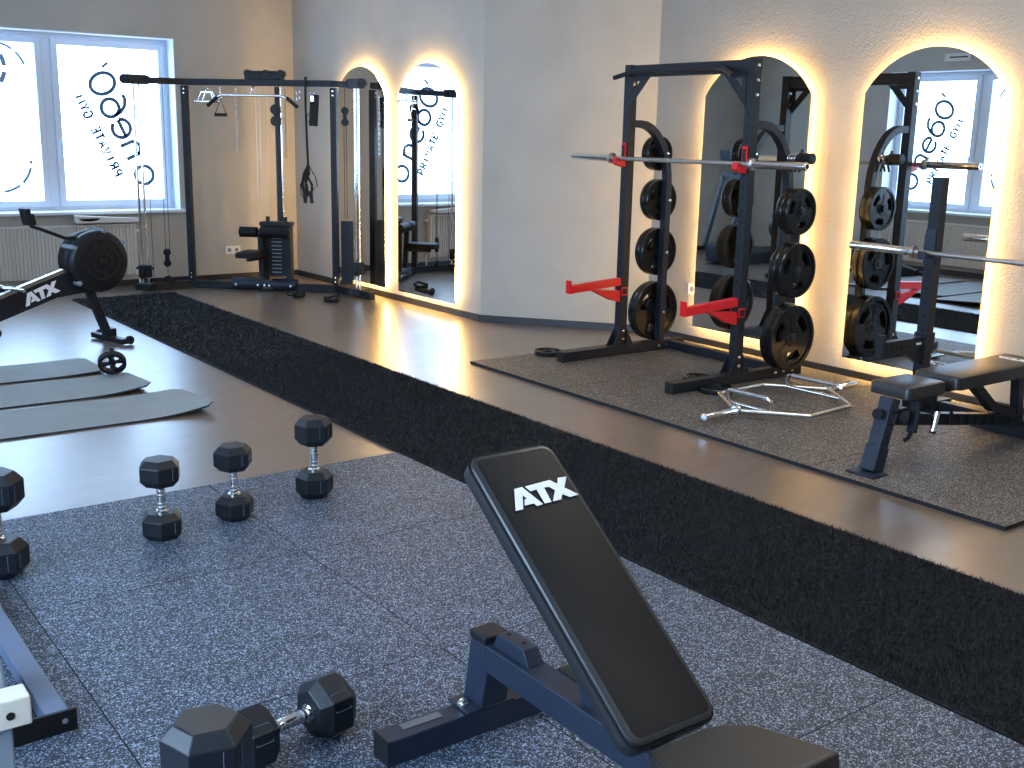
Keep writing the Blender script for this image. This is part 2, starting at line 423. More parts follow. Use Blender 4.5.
# ------------------------------------------------------------------ windows
def make_window(name, loc, rotz):
    """local x to the viewer's right, y outwards, origin at the opening's right inner corner on the floor"""
    w = bpy.data.objects.new(name, None); COL.objects.link(w); w.location = loc; w.rotation_euler = (0, 0, rotz); struct(w)
    W = 2.39; z0, z1 = .74, 2.47; yo = .20
    mb = MB(); mb.ringframe(-W, 0, z0, z1, .05, .06, yo, yo + .08); mb.build('window_frame', 'upvc', w, bevel=.006)
    MB().box((-W / 2, yo + .042, (z0 + z1) / 2), (.09, .07, z1 - z0 - .118)).build('mullion', 'upvc', w, bevel=.006)
    MB().box((-W / 2, yo / 2 - .05, z0 + .012), (W + .06, yo + .10, .03)).build('window_sill', 'upvc', w, bevel=.006)
    mb = MB(); mb.box((-.004, yo / 2, (z0 + z1) / 2), (.008, yo, z1 - z0)); mb.box((-W / 2, yo / 2, z1 - .004), (W, yo, .008)); mb.box((-W + .004, yo / 2, (z0 + z1) / 2), (.008, yo, z1 - z0))
    mb.build('reveal_lining', 'upvc', w)
    for k, (a, b) in enumerate(((-1.15, -.045), (-W + .045, -1.24))):
        sb = MB(); zz0, zz1 = z0 + .06, z1 - .055; t = .062; y = yo + .015
        sb.ringframe(a, b, zz0, zz1, t, t, y - .035, y + .035)
        so = sb.build('sash', 'upvc', w, bevel=.008)
        pn = MB().box(((a + b) / 2, y + .01, (zz0 + zz1) / 2), (b - a - 2 * t + .01, .006, zz1 - zz0 - 2 * t + .01)).build('pane', 'film', so)
        pn['label'] = 'backlit white frosted film'
        yt = y + .004
        if k == 0:
            hd = MB(); hx = a + t / 2 - .0
            hd.box((hx, y - .042, 1.42), (.026, .014, .07)); hd.cyl((hx, y - .045, 1.44), (hx, y - .075, 1.44), .009); hd.beam((hx, y - .078, 1.45), (hx, y - .078, 1.31), .02, .012, (0, 1, 0))
            hd.build('handle', 'upvc', so, bevel=.003)
            tx = MB()
            d = V((-.41, 0, .912)).normalized(); up = V((.912, 0, .41)).normalized()
            o = V((3.807 - 4.10, yt, 1.107))
            def stroke(pts, wd, closed=False):
                k = len(pts); L_ = []; R_ = []
                for i in range(k):
                    p0 = V(pts[(i - 1) % k] if closed else pts[max(i - 1, 0)]); p1 = V(pts[(i + 1) % k] if closed else pts[min(i + 1, k - 1)])
                    e = (p1 - p0).normalized(); nr = V((-e.y, e.x)) * wd / 2; c_ = V(pts[i])
                    for lst, sg in ((L_, 1), (R_, -1)):
                        q = c_ + nr * sg; lst.append(o + d * q.x + up * q.y)
                tx.add(L_ + R_, [(i, (i + 1) % k, k + (i + 1) % k, k + i) for i in range(k if closed else k - 1)])
            def el(cx, cy, rx, ry, a0, a1, n=28):
                return [(cx + rx * math.cos(R(a0 + (a1 - a0) * i / n)), cy + ry * math.sin(R(a0 + (a1 - a0) * i / n))) for i in range(n + 1)]
            wd = .038
            stroke(el(0, 0, .092, .092, 0, 360)[:-1], wd, True)
            stroke([(.284 - .07, -.09), (.284 - .07, .09)], wd); stroke(el(.284, .02, .07, .07, 180, 0) + [(.284 + .07, -.09)], wd)
            stroke(el(.511, 0, .090, .092, 8, 325), wd); stroke([(.511 - .088, .006), (.511 + .09, .006)], wd)
            stroke(el(.735, -.01, .088, .088, 0, 360)[:-1], wd, True); stroke([(.735 - .086, .0), (.735 - .075, .07), (.735 - .04, .13), (.735 + .02, .165), (.735 + .07, .165)], wd)
            stroke(el(.975, .03, .100, .125, 0, 360)[:-1], wd, True)
            stroke([(1.115, .095), (1.135, .17)], .026)
            o = V((3.53 - 4.10, yt, 1.135)) - up * .04 - d * .03
            G_ = {'P': [[(0, 0), (0, 1), (.45, 1), (.6, .85), (.6, .65), (.45, .5), (0, .5)]], 'R': [[(0, 0), (0, 1), (.45, 1), (.6, .85), (.6, .65), (.45, .5), (0, .5)], [(.35, .5), (.62, 0)]],
                  'I': [[(.3, 0), (.3, 1)]], 'V': [[(0, 1), (.35, 0), (.7, 1)]], 'A': [[(0, 0), (.35, 1), (.7, 0)], [(.14, .35), (.56, .35)]], 'T': [[(0, 1), (.7, 1)], [(.35, 1), (.35, 0)]],
                  'E': [[(.6, 0), (0, 0), (0, 1), (.6, 1)], [(0, .5), (.5, .5)]], 'G': [[(.75, .8), (.55, 1), (.25, 1), (.03, .75), (.03, .25), (.25, 0), (.55, 0), (.75, .2), (.75, .48), (.5, .48)]],
                  'Y': [[(0, 1), (.35, .5), (.7, 1)], [(.35, .5), (.35, 0)]], 'M': [[(0, 0), (.05, 1), (.42, .35), (.8, 1), (.85, 0)]]}
            for i_, ch_ in enumerate('PRIVATE GYM'):
                for pl in G_.get(ch_, []): stroke([(.078 * i_ + p_[0] * .072, p_[1] * .085) for p_ in pl], .025)
            tx.build('window_lettering', 'lettering', so)
        else:
            ar = MB()
            def arc(cx, cz, r, a0, a1, wd, seg=14, skip=()):
                n = max(2, int(abs(a1 - a0) / 360 * seg * 4))
                for i in range(n):
                    if (i % 6) in skip: continue
                    t0, t1 = R(a0 + (a1 - a0) * i / n), R(a0 + (a1 - a0) * (i + 1) / n)
                    q = [(cx + rr * math.cos(t), cz + rr * math.sin(t)) for rr, t in ((r - wd / 2, t0), (r + wd / 2, t0), (r + wd / 2, t1), (r - wd / 2, t1))]
                    ar.add([V((x, yt, z)) for x, z in q], [(0, 1, 2, 3)])
            cx = (a + b) / 2
            arc(cx - .02, 2.12, .24, -100, 100, .045, skip=(2, 3))
            arc(cx + .12, 2.05, .30, 20, 120, .025, skip=(4,))
            arc(cx + .10, 1.25, .30, -110, 0, .028, skip=(3,))
            ar.beam((cx - .33, yt, .955), (cx - .02, yt, .955), .001, .02, (0, 1, 0))
            ar.build('film_outline_art', 'palegrey', so)
    return w
make_window('window_1', (4.11, YW, 0), 0)
make_window('window_2', (XL, 8.90, 0), R(90))
def unseen_window(name, x, ya, yb):  # added window out of view, brightens the foreground with bluish light
    w = bpy.data.objects.new(name, None); COL.objects.link(w); w.location = (x, ya, 0); struct(w); L = yb - ya
    mb = MB(); n = 4
    for i in range(n + 1): mb.box((-.2, L * i / n, 1.605), (.08, .09, 1.73))
    mb.box((-.2, L / 2, 2.44), (.08, L, .06)); mb.box((-.2, L / 2, .77), (.08, L, .06)); mb.box((-.08, L / 2, .75), (.24, L, .03))
    fr = mb.build('window_frame', 'upvc', w)
    for i in range(n): MB().box((-.21, L * (i + .5) / n, 1.605), (.006, L / n - .09, 1.64)).build('pane', 'film_bright', w)
unseen_window('window_3', -1.6, -.4, 4.0)

# wall vent above window 2 (seen in the right-hand mirror)
t = thing('wall_vent', 'slim grey slotted vent high on the wall above the window', 'vent', (XL, 7.98, 2.62))
MB().box((.01, 0, 0), (.02, .34, .09)).build('vent_plate', 'ceiling', t, bevel=.004); MB().box((.021, -.02, 0), (.004, .24, .015)).build('slot', 'hole', t)

# radiators
def radiator(loc, rotz, L, label):
    t = thing('radiator', label, 'radiator', loc, rotz, 'panel radiators under the windows')
    mb = MB(); n = int(L / .034); zb, zt = .12, .62; prof = []
    for i in range(n):
        x0 = -L / 2 + L * i / n; w = L / n
        prof += [(x0, 0), (x0 + w * .28, 0), (x0 + w * .38, .02), (x0 + w * .74, .02), (x0 + w * .84, 0)]
    prof.append((L / 2, 0)); vs = []
    for x, d in prof: vs += [(x, -.05 - d, zb), (x, -.05 - d, zt)]
    k = len(prof); fs = [(2 * i, 2 * i + 2, 2 * i + 3, 2 * i + 1) for i in range(k - 1)]
    mb.add(vs, fs); mb.box((0, -.025, (zb + zt) / 2), (L, .045, zt - zb - .02))
    mb.build('front_panel', 'radiator', t)
    MB().box((0, -.035, zt + .006), (L + .01, .075, .02)).build('top_grille', 'radiator', t, bevel=.003)
    mb = MB()
    for s in (-1, 1): mb.box((s * L / 2, -.035, (zb + zt) / 2), (.012, .07, zt - zb))
    mb.build('side_cover', 'radiator', t, bevel=.003, split=True)
    MB().tube([(L / 2 + .03, -.03, .0), (L / 2 + .03, -.03, .15), (L / 2 + .02, -.03, .16), (L / 2, -.03, .16)], .009, 10).build('pipe', 'socket', t)
    mb = MB(); mb.cyl((L / 2 + .045, -.03, .56), (L / 2, -.03, .56), .018)
    mb.build('thermostat_knob', 'socket', t)
    return t
radiator((2.45, YW - .012, 0), 0, 2.3, 'cream ribbed panel radiator under the window behind the rowing machine')
radiator((XL + .012, 7.75, 0), R(90), 2.1, 'cream ribbed panel radiator under the side window, seen in the right-hand mirror')

# white folded cloth tray on the sill
t = thing('sill_tray', 'shallow white tray with a dark curved cutout just below the window sill', 'tray', (3.28, YW - .13, .66))
mb = MB(); mb.prism([(-.28, 0), (.34, 0), (.34, .035), (-.28, .075)], (0, .05, 0), (1, 0, 0), (0, 0, 1), .12); mb.build('tray_body', 'radiator', t, bevel=.004)
mb = MB(); mb.prism([(.10 * math.cos(R(a)) * 1., .028 + .028 * math.sin(R(a))) for a in range(180, 361, 15)], (-.16, -.073, .018), (1, 0, 0), (0, 0, 1), .001); mb.build('cutout', 'hole', t)

# sockets
def socket(loc, rotz, label, n=2):
    t = thing('wall_socket', label, 'socket', loc, rotz)
    MB().box((0, -.005, 0), (.085 * n, .01, .085)).build('face_plate', 'socket', t, bevel=.003)
    for i in range(n):
        MB().cyl(((i - (n - 1) / 2) * .08, -.011, 0), ((i - (n - 1) / 2) * .08, -.0095, 0), .022).build('socket_insert', 'greyplate', t)
socket((4.66, YW, .315), 0, 'double white socket plate low on the wall beside the cable machine')
socket((XR, 6.13, .43), R(-90), 'small white socket on the stucco wall between rack and angled wall', 1)

# ------------------------------------------------------------------ lit arched mirrors
def outline(w, z0, zs, za, off=0., n=22):
    h = w / 2; rise = za - zs; r = (h * h + rise * rise) / (2 * rise); cz = za - r
    a = math.asin(h / r); pts = [(-h, z0), (h, z0)]
    for i in range(n + 1):
        t = a - 2 * a * i / n; pts.append((r * math.sin(t), cz + r * math.cos(t)))
    if off:
        c = V((0, (z0 + za) / 2)); out = []
        k = len(pts)
        for i in range(k):
            p = V(pts[i]); e1 = (p - V(pts[i - 1])).normalized(); e2 = (V(pts[(i + 1) % k]) - p).normalized()
            n1 = V((e1.y, -e1.x)); n2 = V((e2.y, -e2.x)); nn = (n1 + n2).normalized(); q = off / max(.4, nn.dot(n1))
            out.append(tuple(p + nn * q))
        pts = out
    return pts
def arch_mirror(loc, w, z0, zs, za, label):
    t = thing('arched_mirror', label, 'mirror', loc, 0, 'backlit arched wall mirrors')
    # local: +x into the wall, mirror in the yz plane; glass front at x=-.042
    U = V((0, 1, 0)); W = V((0, 0, 1))
    P = outline(w, z0, zs, za)
    MB().prism(P, (-.054, 0, 0), U, W, .002).build('mirror_glass', 'mirror', t)
    MB().prism(P, (-.0515, 0, 0), U, W, .004).build('backing_board', 'mirrorback', t)
    Q = outline(w, z0, zs, za, -.030)
    mb = MB(); k = len(Q); vs = []
    for x in (-.042, -.012):
        for y, z in Q: vs.append((x, y, z))
    mb.add(vs, [(i, (i + 1) % k, k + (i + 1) % k, k + i) for i in range(k)])
    mb.build('led_strip', 'led', t)
    Q = outline(w, z0, zs, za, -.045)
    MB().prism(Q, (-.047, 0, 0), U, W, .047).build('mounting_box', 'mirrorback', t)
arch_mirror((XR, 5.565, 0), .993, .149, 1.908, 2.183, 'arched backlit mirror on the stucco wall behind the loaded half rack')
arch_mirror((XR, 4.143, 0), .973, .149, 1.908, 2.18, 'arched backlit mirror behind the flat bench and the low black squat stand')
arch_mirror((XM, 9.825, 0), .97, .11, 1.93, 2.21, 'arched backlit mirror directly beside the cable machine chrome rods')
arch_mirror((XM, 8.60, 0), .98, .11, 1.925, 2.20, 'arched backlit mirror between the first mirror and the outer wall corner')

# ------------------------------------------------------------------ rubber tiles
def tile(x0, x1, y0, y1, label, group, mat='speck', h=.012):
    g = .0018
    o = MB((x0, y0, 0)).box(((x0 + x1) / 2, (y0 + y1) / 2, h / 2), (x1 - x0 - 2 * g, y1 - y0 - 2 * g, h))
    o.mi = [1, 1, 1, 1, 1, 0]
    o = o.build('rubber_floor_tile', [mat, 'rubber'], None)
    o.location = (x0, y0, 0)
    return tag(o, label, 'floor mat', group)
xs = [-.25, .755, 1.748, 2.742]; ys = [4.66, 3.675, 2.69, 1.70, .71]
rown = ['row nearest the yoga mats', 'second row from the yoga mats', 'third row, under the angled bench foot', 'nearest row at the bottom']
coln = ['left column', 'middle column', 'column beside the turf']
for r in range(4):
    for c in range(3):
        tile(xs[c], xs[c + 1], ys[r + 1], ys[r], 'speckled blue-black rubber tile, %s, %s' % (rown[r], coln[c]), 'speckled rubber tiles left of the turf')
xs2 = [4.325, 5.30, 6.28]; ys2 = [6.33, 5.335, 4.335, 3.335, 2.295]
rn2 = ['at the far end behind the rack', 'under the half rack front', 'under the hexagonal bar', 'under the flat bench']
for r in range(4):
    for c in range(2):
        tile(xs2[c], xs2[c + 1], ys2[r + 1], ys2[r], 'speckled grey-brown rubber tile %s, %s' % (rn2[r], 'beside the bare floor strip' if c == 0 else 'beside the stucco wall'), 'speckled rubber tiles under the rack', 'speck2', .02)

# ------------------------------------------------------------------ turf
tx0, tx1, ty0, ty1 = 2.755, 3.72, -1.0, 10.62
tb = MB().box(((tx0 + tx1) / 2, (ty0 + ty1) / 2, .005), (tx1 - tx0, ty1 - ty0, .01)).build('turf_runner', 'turfbase')
tag(tb, 'long black artificial turf runner laid diagonally across the floor', 'turf')
rng = np.random.default_rng(3)
def blades(n, y0, y1, hmin, hmax, wd):
    x = rng.uniform(tx0 + .004, tx1 - .004, n); y = rng.uniform(y0, y1, n); a = rng.uniform(0, 2 * np.pi, n)
    h = rng.uniform(hmin, hmax, n); l = rng.uniform(.004, .024, n); b = rng.uniform(0, 2 * np.pi, n)
    w = wd * rng.uniform(.7, 1.3, n)
    v = np.zeros((n, 5, 3)); ca, sa = np.cos(a), np.sin(a)
    v[:, 0] = np.stack([x - ca * w, y - sa * w, np.full(n, .008)], 1); v[:, 1] = np.stack([x + ca * w, y + sa * w, np.full(n, .008)], 1)
    mx, my = x + np.cos(b) * l * .35, y + np.sin(b) * l * .35
    v[:, 2] = np.stack([mx + ca * w * .8, my + sa * w * .8, h * .6], 1); v[:, 3] = np.stack([mx - ca * w * .8, my - sa * w * .8, h * .6], 1)
    v[:, 4] = np.stack([x + np.cos(b) * l, y + np.sin(b) * l, h], 1)
    return v
bl = np.concatenate([blades(170000, .9, 4.2, .014, .030, .0013), blades(80000, 4.2, 7.2, .014, .030, .0020), blades(36000, 7.2, ty1, .014, .030, .003)])
n = len(bl); me = bpy.data.meshes.new('turf_pile'); me.vertices.add(n * 5); me.vertices.foreach_set('co', bl.reshape(-1))
lp = (np.arange(n)[:, None] * 5 + np.array([0, 1, 2, 3, 3, 2, 4])[None]).reshape(-1)
me.loops.add(n * 7); me.loops.foreach_set('vertex_index', lp.astype(np.int32))
ls = (np.arange(n)[:, None] * 7 + np.array([0, 4])[None]).reshape(-1)
me.polygons.add(n * 2); me.polygons.foreach_set('loop_start', ls.astype(np.int32))
me.materials.append(M['turf']); me.update(calc_edges=True); me.validate()
po = bpy.data.objects.new('turf_pile', me); COL.objects.link(po); po.parent = tb; po['kind'] = 'stuff'

# ------------------------------------------------------------------ bench in the foreground
B0 = (1.59, 2.26, 0)
t = thing('adjustable_bench', 'black adjustable weight bench with raised backrest and large white logo, beside the lying dumbbell', 'weight bench', B0)
def L0(x, y, z): return V((x - B0[0], y - B0[1], z))
mb = MB(); mb.box(L0(1.62, 2.24, .045), (.70, .075, .075)); mb.build('rear_foot', 'steel_b', t, bevel=.004)
mb = MB(); mb.box(L0(1.395, 2.25, .0835), (.12, .028, .0015)); mb.build('foot_sticker', 'greyprint', t)
mb = MB(); mb.box(L0(1.27, 2.24, .045), (.006, .078, .078)); mb.box(L0(1.97, 2.24, .045), (.006, .078, .078)); mb.build('end_cap', 'plastic', t, bevel=.002, split=True)
mb = MB(); mb.prism([(2.295, .085), (2.205, .085), (2.185, .20), (2.19, .272), (2.262, .272)], (1.559 - B0[0], -B0[1], 0), (0, 1, 0), (0, 0, 1), .084); mb.build('rear_post', 'steel_b', t, bevel=.004)
mb = MB(); mb.box(L0(1.59, 2.25, .087), (.16, .10, .006)); mb.build('base_plate', 'steel_b', t, bevel=.002)
for sx in (-1, 1):
    for q in (0,):
        MB().lathe([(.016, 0), (.016, .004), (.010, .005), (.010, .013), (.005, .015)], L0(1.59 + sx * .062, 2.25, .09), n=14).build('bolt', 'bolt', t)
mb = MB(); mb.beam(L0(1.601, 2.262, .236), L0(1.601, 1.05, .228), .08, .075, (0, 0, 1)); mb.build('main_beam', 'steel_b', t, bevel=.004)
mb = MB(); mb.box(L0(1.601, 2.235, .284), (.084, .075, .026), Matrix.Rotation(R(0), 3, 'X')); mb.build('beam_end_cap', 'plastic', t, bevel=.008)
mb = MB(); mb.prism([(2.185, .272), (2.17, .314), (2.055, .314), (2.03, .272)], (1.579 - B0[0], -B0[1], 0), (0, 1, 0), (0, 0, 1), .05); mb.build('adjustment_block', 'steel_b', t, bevel=.003)
mb = MB()
for yy in (2.15, 2.085): mb.cyl(L0(1.604, yy, .314), L0(1.604, yy, .3155), .006, n=12)
mb.build('adjustment_hole', 'hole', t, split=True)
mb = MB(); mb.box(L0(1.655, 1.93, .262), (.03, .12, .03)); mb.build('side_catch', 'plastic', t, bevel=.004)
mb = MB(); mb.box(L0(1.59, 1.02, .045), (.42, .075, .075)); mb.box(L0(1.59, 1.04, .15), (.075, .07, .20)); mb.build('front_foot', 'steel_b', t, bevel=.004)
# back pad
pd = V((0, 1.52 - 2.12, .36 - .81)).normalized(); pn = V((1, 0, 0)).cross(pd); pn = pn if pn.z > 0 else -pn
o = V((1.46, 2.12, .81)); Lp = .80
cen = o + V((.128, 0, 0)) + pd * (.370) - pn * .0275
rot = Matrix((( 1, -pd.x * 1, pn.x), (0, -pd.y, pn.y), (0, -pd.z, pn.z)))
cp = L0(*cen)
MB().rbox(cp, (.262, Lp, .052), .038, rot, side=1).build('back_pad', ['vinyl', 'vinyl_side'], t, bevel=0, ang=30)
mb = MB(); mb.box(cp - pn * .030, (.235, Lp - .04, .012), rot); mb.build('pad_board', 'plastic', t, bevel=.003)
pp = []
for sx, sy, a0 in ((1, 1, 0), (-1, 1, 90), (-1, -1, 180), (1, -1, 270)):
    for j in range(5):
        tt = R(a0 + 22.5 * j); pp.append(cp + rot @ V((sx * (.131 - .038) + .0385 * math.cos(tt), sy * (Lp / 2 - .038) + .0385 * math.sin(tt), .012)))
MB().tube(pp, .003, 6, closed=True).build('piping', 'vinyl', t)
lg = MB(); logo_into(lg, L0(*(o + V((.043, 0, 0)) + pd * .085)) + pn * .0008, V((1, 0, 0)), pd, .200, .066, .0008); lo = lg.build('logo', 'whiteprint', t); lo['label'] = 'white logo reading ATX'
mb = MB(); mb.beam(L0(*(cen + pd * .33 - pn * .045)), L0(*(cen - pd * .20 - pn * .045)), .05, .04, pn); mb.build('pad_bracket', 'steel_b', t, bevel=.003)
mb = MB(); mb.beam(L0(*(cen - pd * .02 - pn * .065)), L0(1.60, 1.80, .262), .04, .03, (1, 0, 0)); mb.build('support_strut', 'steel_b', t, bevel=.003)
# seat pad, tilted up to the front
sr = Matrix.Rotation(R(-9), 3, 'X')
q = [(-.105, .14), (.055, .14), (.095, .125), (.145, .075), (.165, -.14), (-.165, -.14), (-.145, .075), (-.125, .125)]
mb = MB(); mb.prism(q, (0, 0, -.025), (1, 0, 0), (0, 1, 0), .05)
mb.v = [L0(1.60, 1.355, .338) + sr @ p for p in mb.v]; mb.build('seat_pad', 'vinyl_worn', t, bevel=.010)
mb = MB(); mb.box(L0(1.60, 1.36, .305) , (.2, .22, .012), sr); mb.beam(L0(1.6, 1.34, .30), L0(1.6, 1.34, .25), .05, .1, (0, 1, 0)); mb.build('seat_bracket', 'steel_b', t, bevel=.002)

# ------------------------------------------------------------------ hex dumbbells
def hexhead(mb, z0, z1, r, ch, ph):
    prof = [(r * ch, z0), (r, z0 + (z1 - z0) * .24), (r, z1 - (z1 - z0) * .24), (r * ch, z1)]
    mb.lathe(prof, n=6, phase=ph)
def dumbbell(label, L, r, hl, loc, rot, cat='dumbbell', group=None):
    """axis along local z, resting on z=0 before rotation"""
    t = thing('hex_dumbbell', label, cat, loc, 0, group); t.rotation_euler = rot
    for z0 in (0, L - hl):
        mb = MB(); hexhead(mb, z0, z0 + hl, r, .70, R(30)); h = mb.build('head', 'hexrub', t, bevel=.004, ang=20)
        zc = z0 + hl / 2; ap = r * math.cos(R(30))
        e = MB()
        for sgn in (1, -1):
            for a in (-1, 1): e.box((a * hl * .0 + a * .024, sgn * (ap + .0006), zc), (.0015, .0012, hl * .42))
            for a in (-1, 1): e.box((0, sgn * (ap + .0006), zc + a * hl * .20), (.0495, .0012, .0015))
            e.build('embossed_panel', 'greybar', h); e = MB()
        zz = z0 + hl if z0 == 0 else z0
        MB().lathe([(.026, -.004), (.026, .004), (.018, .010)] if z0 == 0 else [(.018, -.010), (.026, -.004), (.026, .004)], (0, 0, zz), n=20).build('collar', 'chrome', t)
    a, b = hl, L - hl; prof = []
    for i in range(13):
        u = i / 12; prof.append((.0135 + .0035 * math.sin(math.pi * u), a + (b - a) * u))
    MB().lathe(prof, n=20).build('handle', 'chrome', t)
    mb = MB()
    for u in (.2, .34, .66, .8): mb.lathe([(.0165, -.003), (.0178, 0), (.0165, .003)], (0, 0, a + (b - a) * u), n=20)
    mb.build('grip_ring', 'knurl', t, split=True)
    return t
for (px, py, L, r, hl, rz, lab) in ((2.082, 4.258, .362, .084, .122, 12, 'black hexagonal dumbbell on end closest to the turf, rightmost of the standing ones'),
                                (1.675, 4.175, .318, .082, .105, 25, 'black hexagonal dumbbell standing on end, second from the turf, with a light scuffed corner'),
                                (1.352, 4.120, .325, .084, .108, 38, 'black hexagonal dumbbell standing on end, third from the turf'),
                                (.745, 4.07, .385, .100, .135, 20, 'larger black hexagonal dumbbell standing on end beside the blue-grey steel base')):
    d = dumbbell(lab, L, r, hl, (px, py, .012), (0, 0, R(rz)), group='hexagonal dumbbells standing on end')
# lying ones: axis horizontal
def lying(lab, p0, ang, L, r, hl, roll=0):
    d = dumbbell(lab, L, r, hl, (p0[0], p0[1], .012 + r * math.cos(R(30))), (0, 0, 0))
    d.rotation_mode = 'QUATERNION'
    q = Matrix.Rotation(R(ang), 4, 'Z') @ Matrix.Rotation(R(90), 4, 'Y') @ Matrix.Rotation(R(roll), 4, 'Z')
    d.rotation_quaternion = q.to_quaternion()
    return d
lying('black hexagonal dumbbell lying on its side beside the bench foot', (.925, 2.405), 9, .36, .088, .118, 30 + 60 + 60)
dumbbell('big black hexagonal dumbbell standing on end next to the lying dumbbell, largest head', .36, .098, .125, (.755, 2.085, .012), (0, 0, R(17)), group='hexagonal dumbbells standing on end')

# ------------------------------------------------------------------ steel base at the bottom left
t = thing('machine_base', 'blue-grey steel equipment base at the lower left with black end plate and cream tube', 'gym machine', (.5, 2.9, 0))
o = MB((.5, 2.9, 0)); o.box((.628, 3.38, .045), (.062, 1.06, .05)); o.build('base_bar', 'greybar', t, bevel=.004)
o = MB((.5, 2.9, 0)); o.box((.575, 2.84, .045), (.20, .012, .062)); o.build('end_plate', 'plastic', t, bevel=.002)
o = MB((.5, 2.9, 0)); o.cyl((.643, 2.8335, .048), (.643, 2.832, .048), .008, n=14); o.build('plate_hole', 'bolt', t)
o = MB((.5, 2.9, 0)); o.box((.40, 2.60, .25), (.22, .075, .075)); c_ = o.build('cream_tube', 'beige', t, bevel=.006); c_['label'] = 'cream square tube with a bolt hole'
o = MB((.5, 2.9, 0)); o.cyl((.462, 2.5620, .247), (.462, 2.560, .247), .010, n=16); o.build('tube_hole', 'hole', c_)
o = MB((.5, 2.9, 0)); o.box((.40, 2.63, .105), (.14, .08, .205)); o.build('grey_post', 'greyplate', t, bevel=.006)
o = MB((.5, 2.9, 0)); o.cyl((.42, 3.02, .11), (.525, 3.02, .11), .105, n=40); o.build('grey_wheel', 'greyplate', t, bevel=.01)

# ------------------------------------------------------------------ exercise mats and ab wheel
def yoga(x0, x1, y0, y1, lift, label):
    t = thing('exercise_mat', label, 'exercise mat', (x0, y0, 0), 0, 'sage grey exercise mats')
    nx, ny = 40, 10; h = .010; vs = []; fs = []
    W = y1 - y0; L = x1 - x0
    for lvl in (0, 1):
        for i in range(nx + 1):
            for j in range(ny + 1):
                u = i / nx; v = j / ny; x = L * u; y = W * v
                rc = .055  # rounded end corners
                if L - x < rc:
                    dx = rc - (L - x); m_ = rc - math.sqrt(max(0, rc * rc - dx * dx)); y = m_ + (W - 2 * m_) * v
                k = max(0, (u - .72) / .28); z = lift * k * k * (1 - .65 * v) * (math.sin(min(1, k) * math.pi * .5))
                vs.append((x, y, .001 + z + lvl * h))
    def id_(l, i, j): return l * (nx + 1) * (ny + 1) + i * (ny + 1) + j
    top = []; rest = []
    for i in range(nx):
        for j in range(ny):
            top.append((id_(1, i, j), id_(1, i + 1, j), id_(1, i + 1, j + 1), id_(1, i, j + 1)))
            rest.append((id_(0, i, j), id_(0, i, j + 1), id_(0, i + 1, j + 1), id_(0, i + 1, j)))
    for i in range(nx):
        rest.append((id_(0, i, 0), id_(0, i + 1, 0), id_(1, i + 1, 0), id_(1, i, 0))); rest.append((id_(0, i, ny), id_(1, i, ny), id_(1, i + 1, ny), id_(0, i + 1, ny)))
    for j in range(ny):
        rest.append((id_(0, 0, j), id_(1, 0, j), id_(1, 0, j + 1), id_(0, 0, j + 1))); rest.append((id_(0, nx, j), id_(0, nx, j + 1), id_(1, nx, j + 1), id_(1, nx, j)))
    mb = MB(); mb.add(vs, top, 0); mb.f += rest; mb.mi += [1] * len(rest)
    mb.build('mat_sheet', ['yoga', 'yogaside'], t, ang=60)
    return t
yoga(.48, 2.30, 5.95, 6.55, .045, 'sage grey exercise mat closest to the standing dumbbells')
yoga(.42, 2.17, 6.64, 7.20, .040, 'middle sage grey exercise mat with the ab wheel at its end')
yoga(.40, 2.08, 7.30, 7.83, .016, 'farthest sage grey exercise mat, next to the rowing machine')
t = thing('ab_wheel', 'black four-spoke ab wheel resting on the end of the middle exercise mat', 'ab wheel', (2.07, 7.11, .012))
ax = V((-.25, -.80, -.50)).normalized(); c = V((0, .02, .092))
mb = MB(); mb.polar([.066, .088], lambda k, i: True, -.02, .02, c, ax, 40); mb.build('rim', 'rubber', t, bevel=.004)
mb = MB(); mb.polar([.010, .024, .068], lambda k, i: k == 0 or (i % 10) < 3, -.012, .012, c, ax, 40); mb.build('spokes', 'plastic', t, bevel=.002)
for s in (-1, 1): MB().cyl(c + ax * s * .02, c + ax * s * (.13 if s < 0 else .10), .013, .0165, n=16).build('handle', 'rubber', t, bevel=.003)

# ------------------------------------------------------------------ rowing machine
RW = V((2.43, 8.40, 0)); ra = math.atan2(-.24, -.97)
t = thing('rowing_machine', 'black rowing machine with large round flywheel and white logo in front of the radiator', 'rowing machine', RW, ra)
# local x = along the rail away from the flywheel, local y = towards the viewer (+) since rotated past 180
zr = lambda s: .545 - .30 * (s - .36)
mb = MB(); mb.lathe([(.02, -.055), (.11, -.062), (.135, -.058), (.14, -.05)], (.05, .1275 + .0, .617), (0, 1, 0), n=48)
mb = MB()
fc = V((.085, 0, .622))
mb.lathe([(.19, -.16), (.205, -.145), (.205, -.09), (.222, -.085), (.226, -.02), (.218, .0), (.226, .02), (.226, .08), (.212, .10), (.17, .112)], fc, (0, 1, 0), n=56)
mb.build('flywheel_housing', 'plastic', t)
mb = MB(); mb.polar([.03, .060, .085, .11, .135, .160, .168], lambda k, i: (k % 2 == 1) or (i % 6 == 0) or k == 5, .112, .118, fc, (0, 1, 0), 72); mb.build('vent_grille', 'rubber', t)
MB().lathe([(.03, .112), (.03, .124), (.02, .128)], fc, (0, 1, 0), n=24).build('hub', 'plastic', t)
mb = MB()
for a in (30, 100, 145, 320): mb.box(fc + V((math.cos(R(a)) * .226, .02, math.sin(R(a)) * .226)), (.035, .16, .03), Matrix.Rotation(-R(a), 3, 'Y'))
mb.build('housing_clip', 'greyplate', t, bevel=.004, split=True)
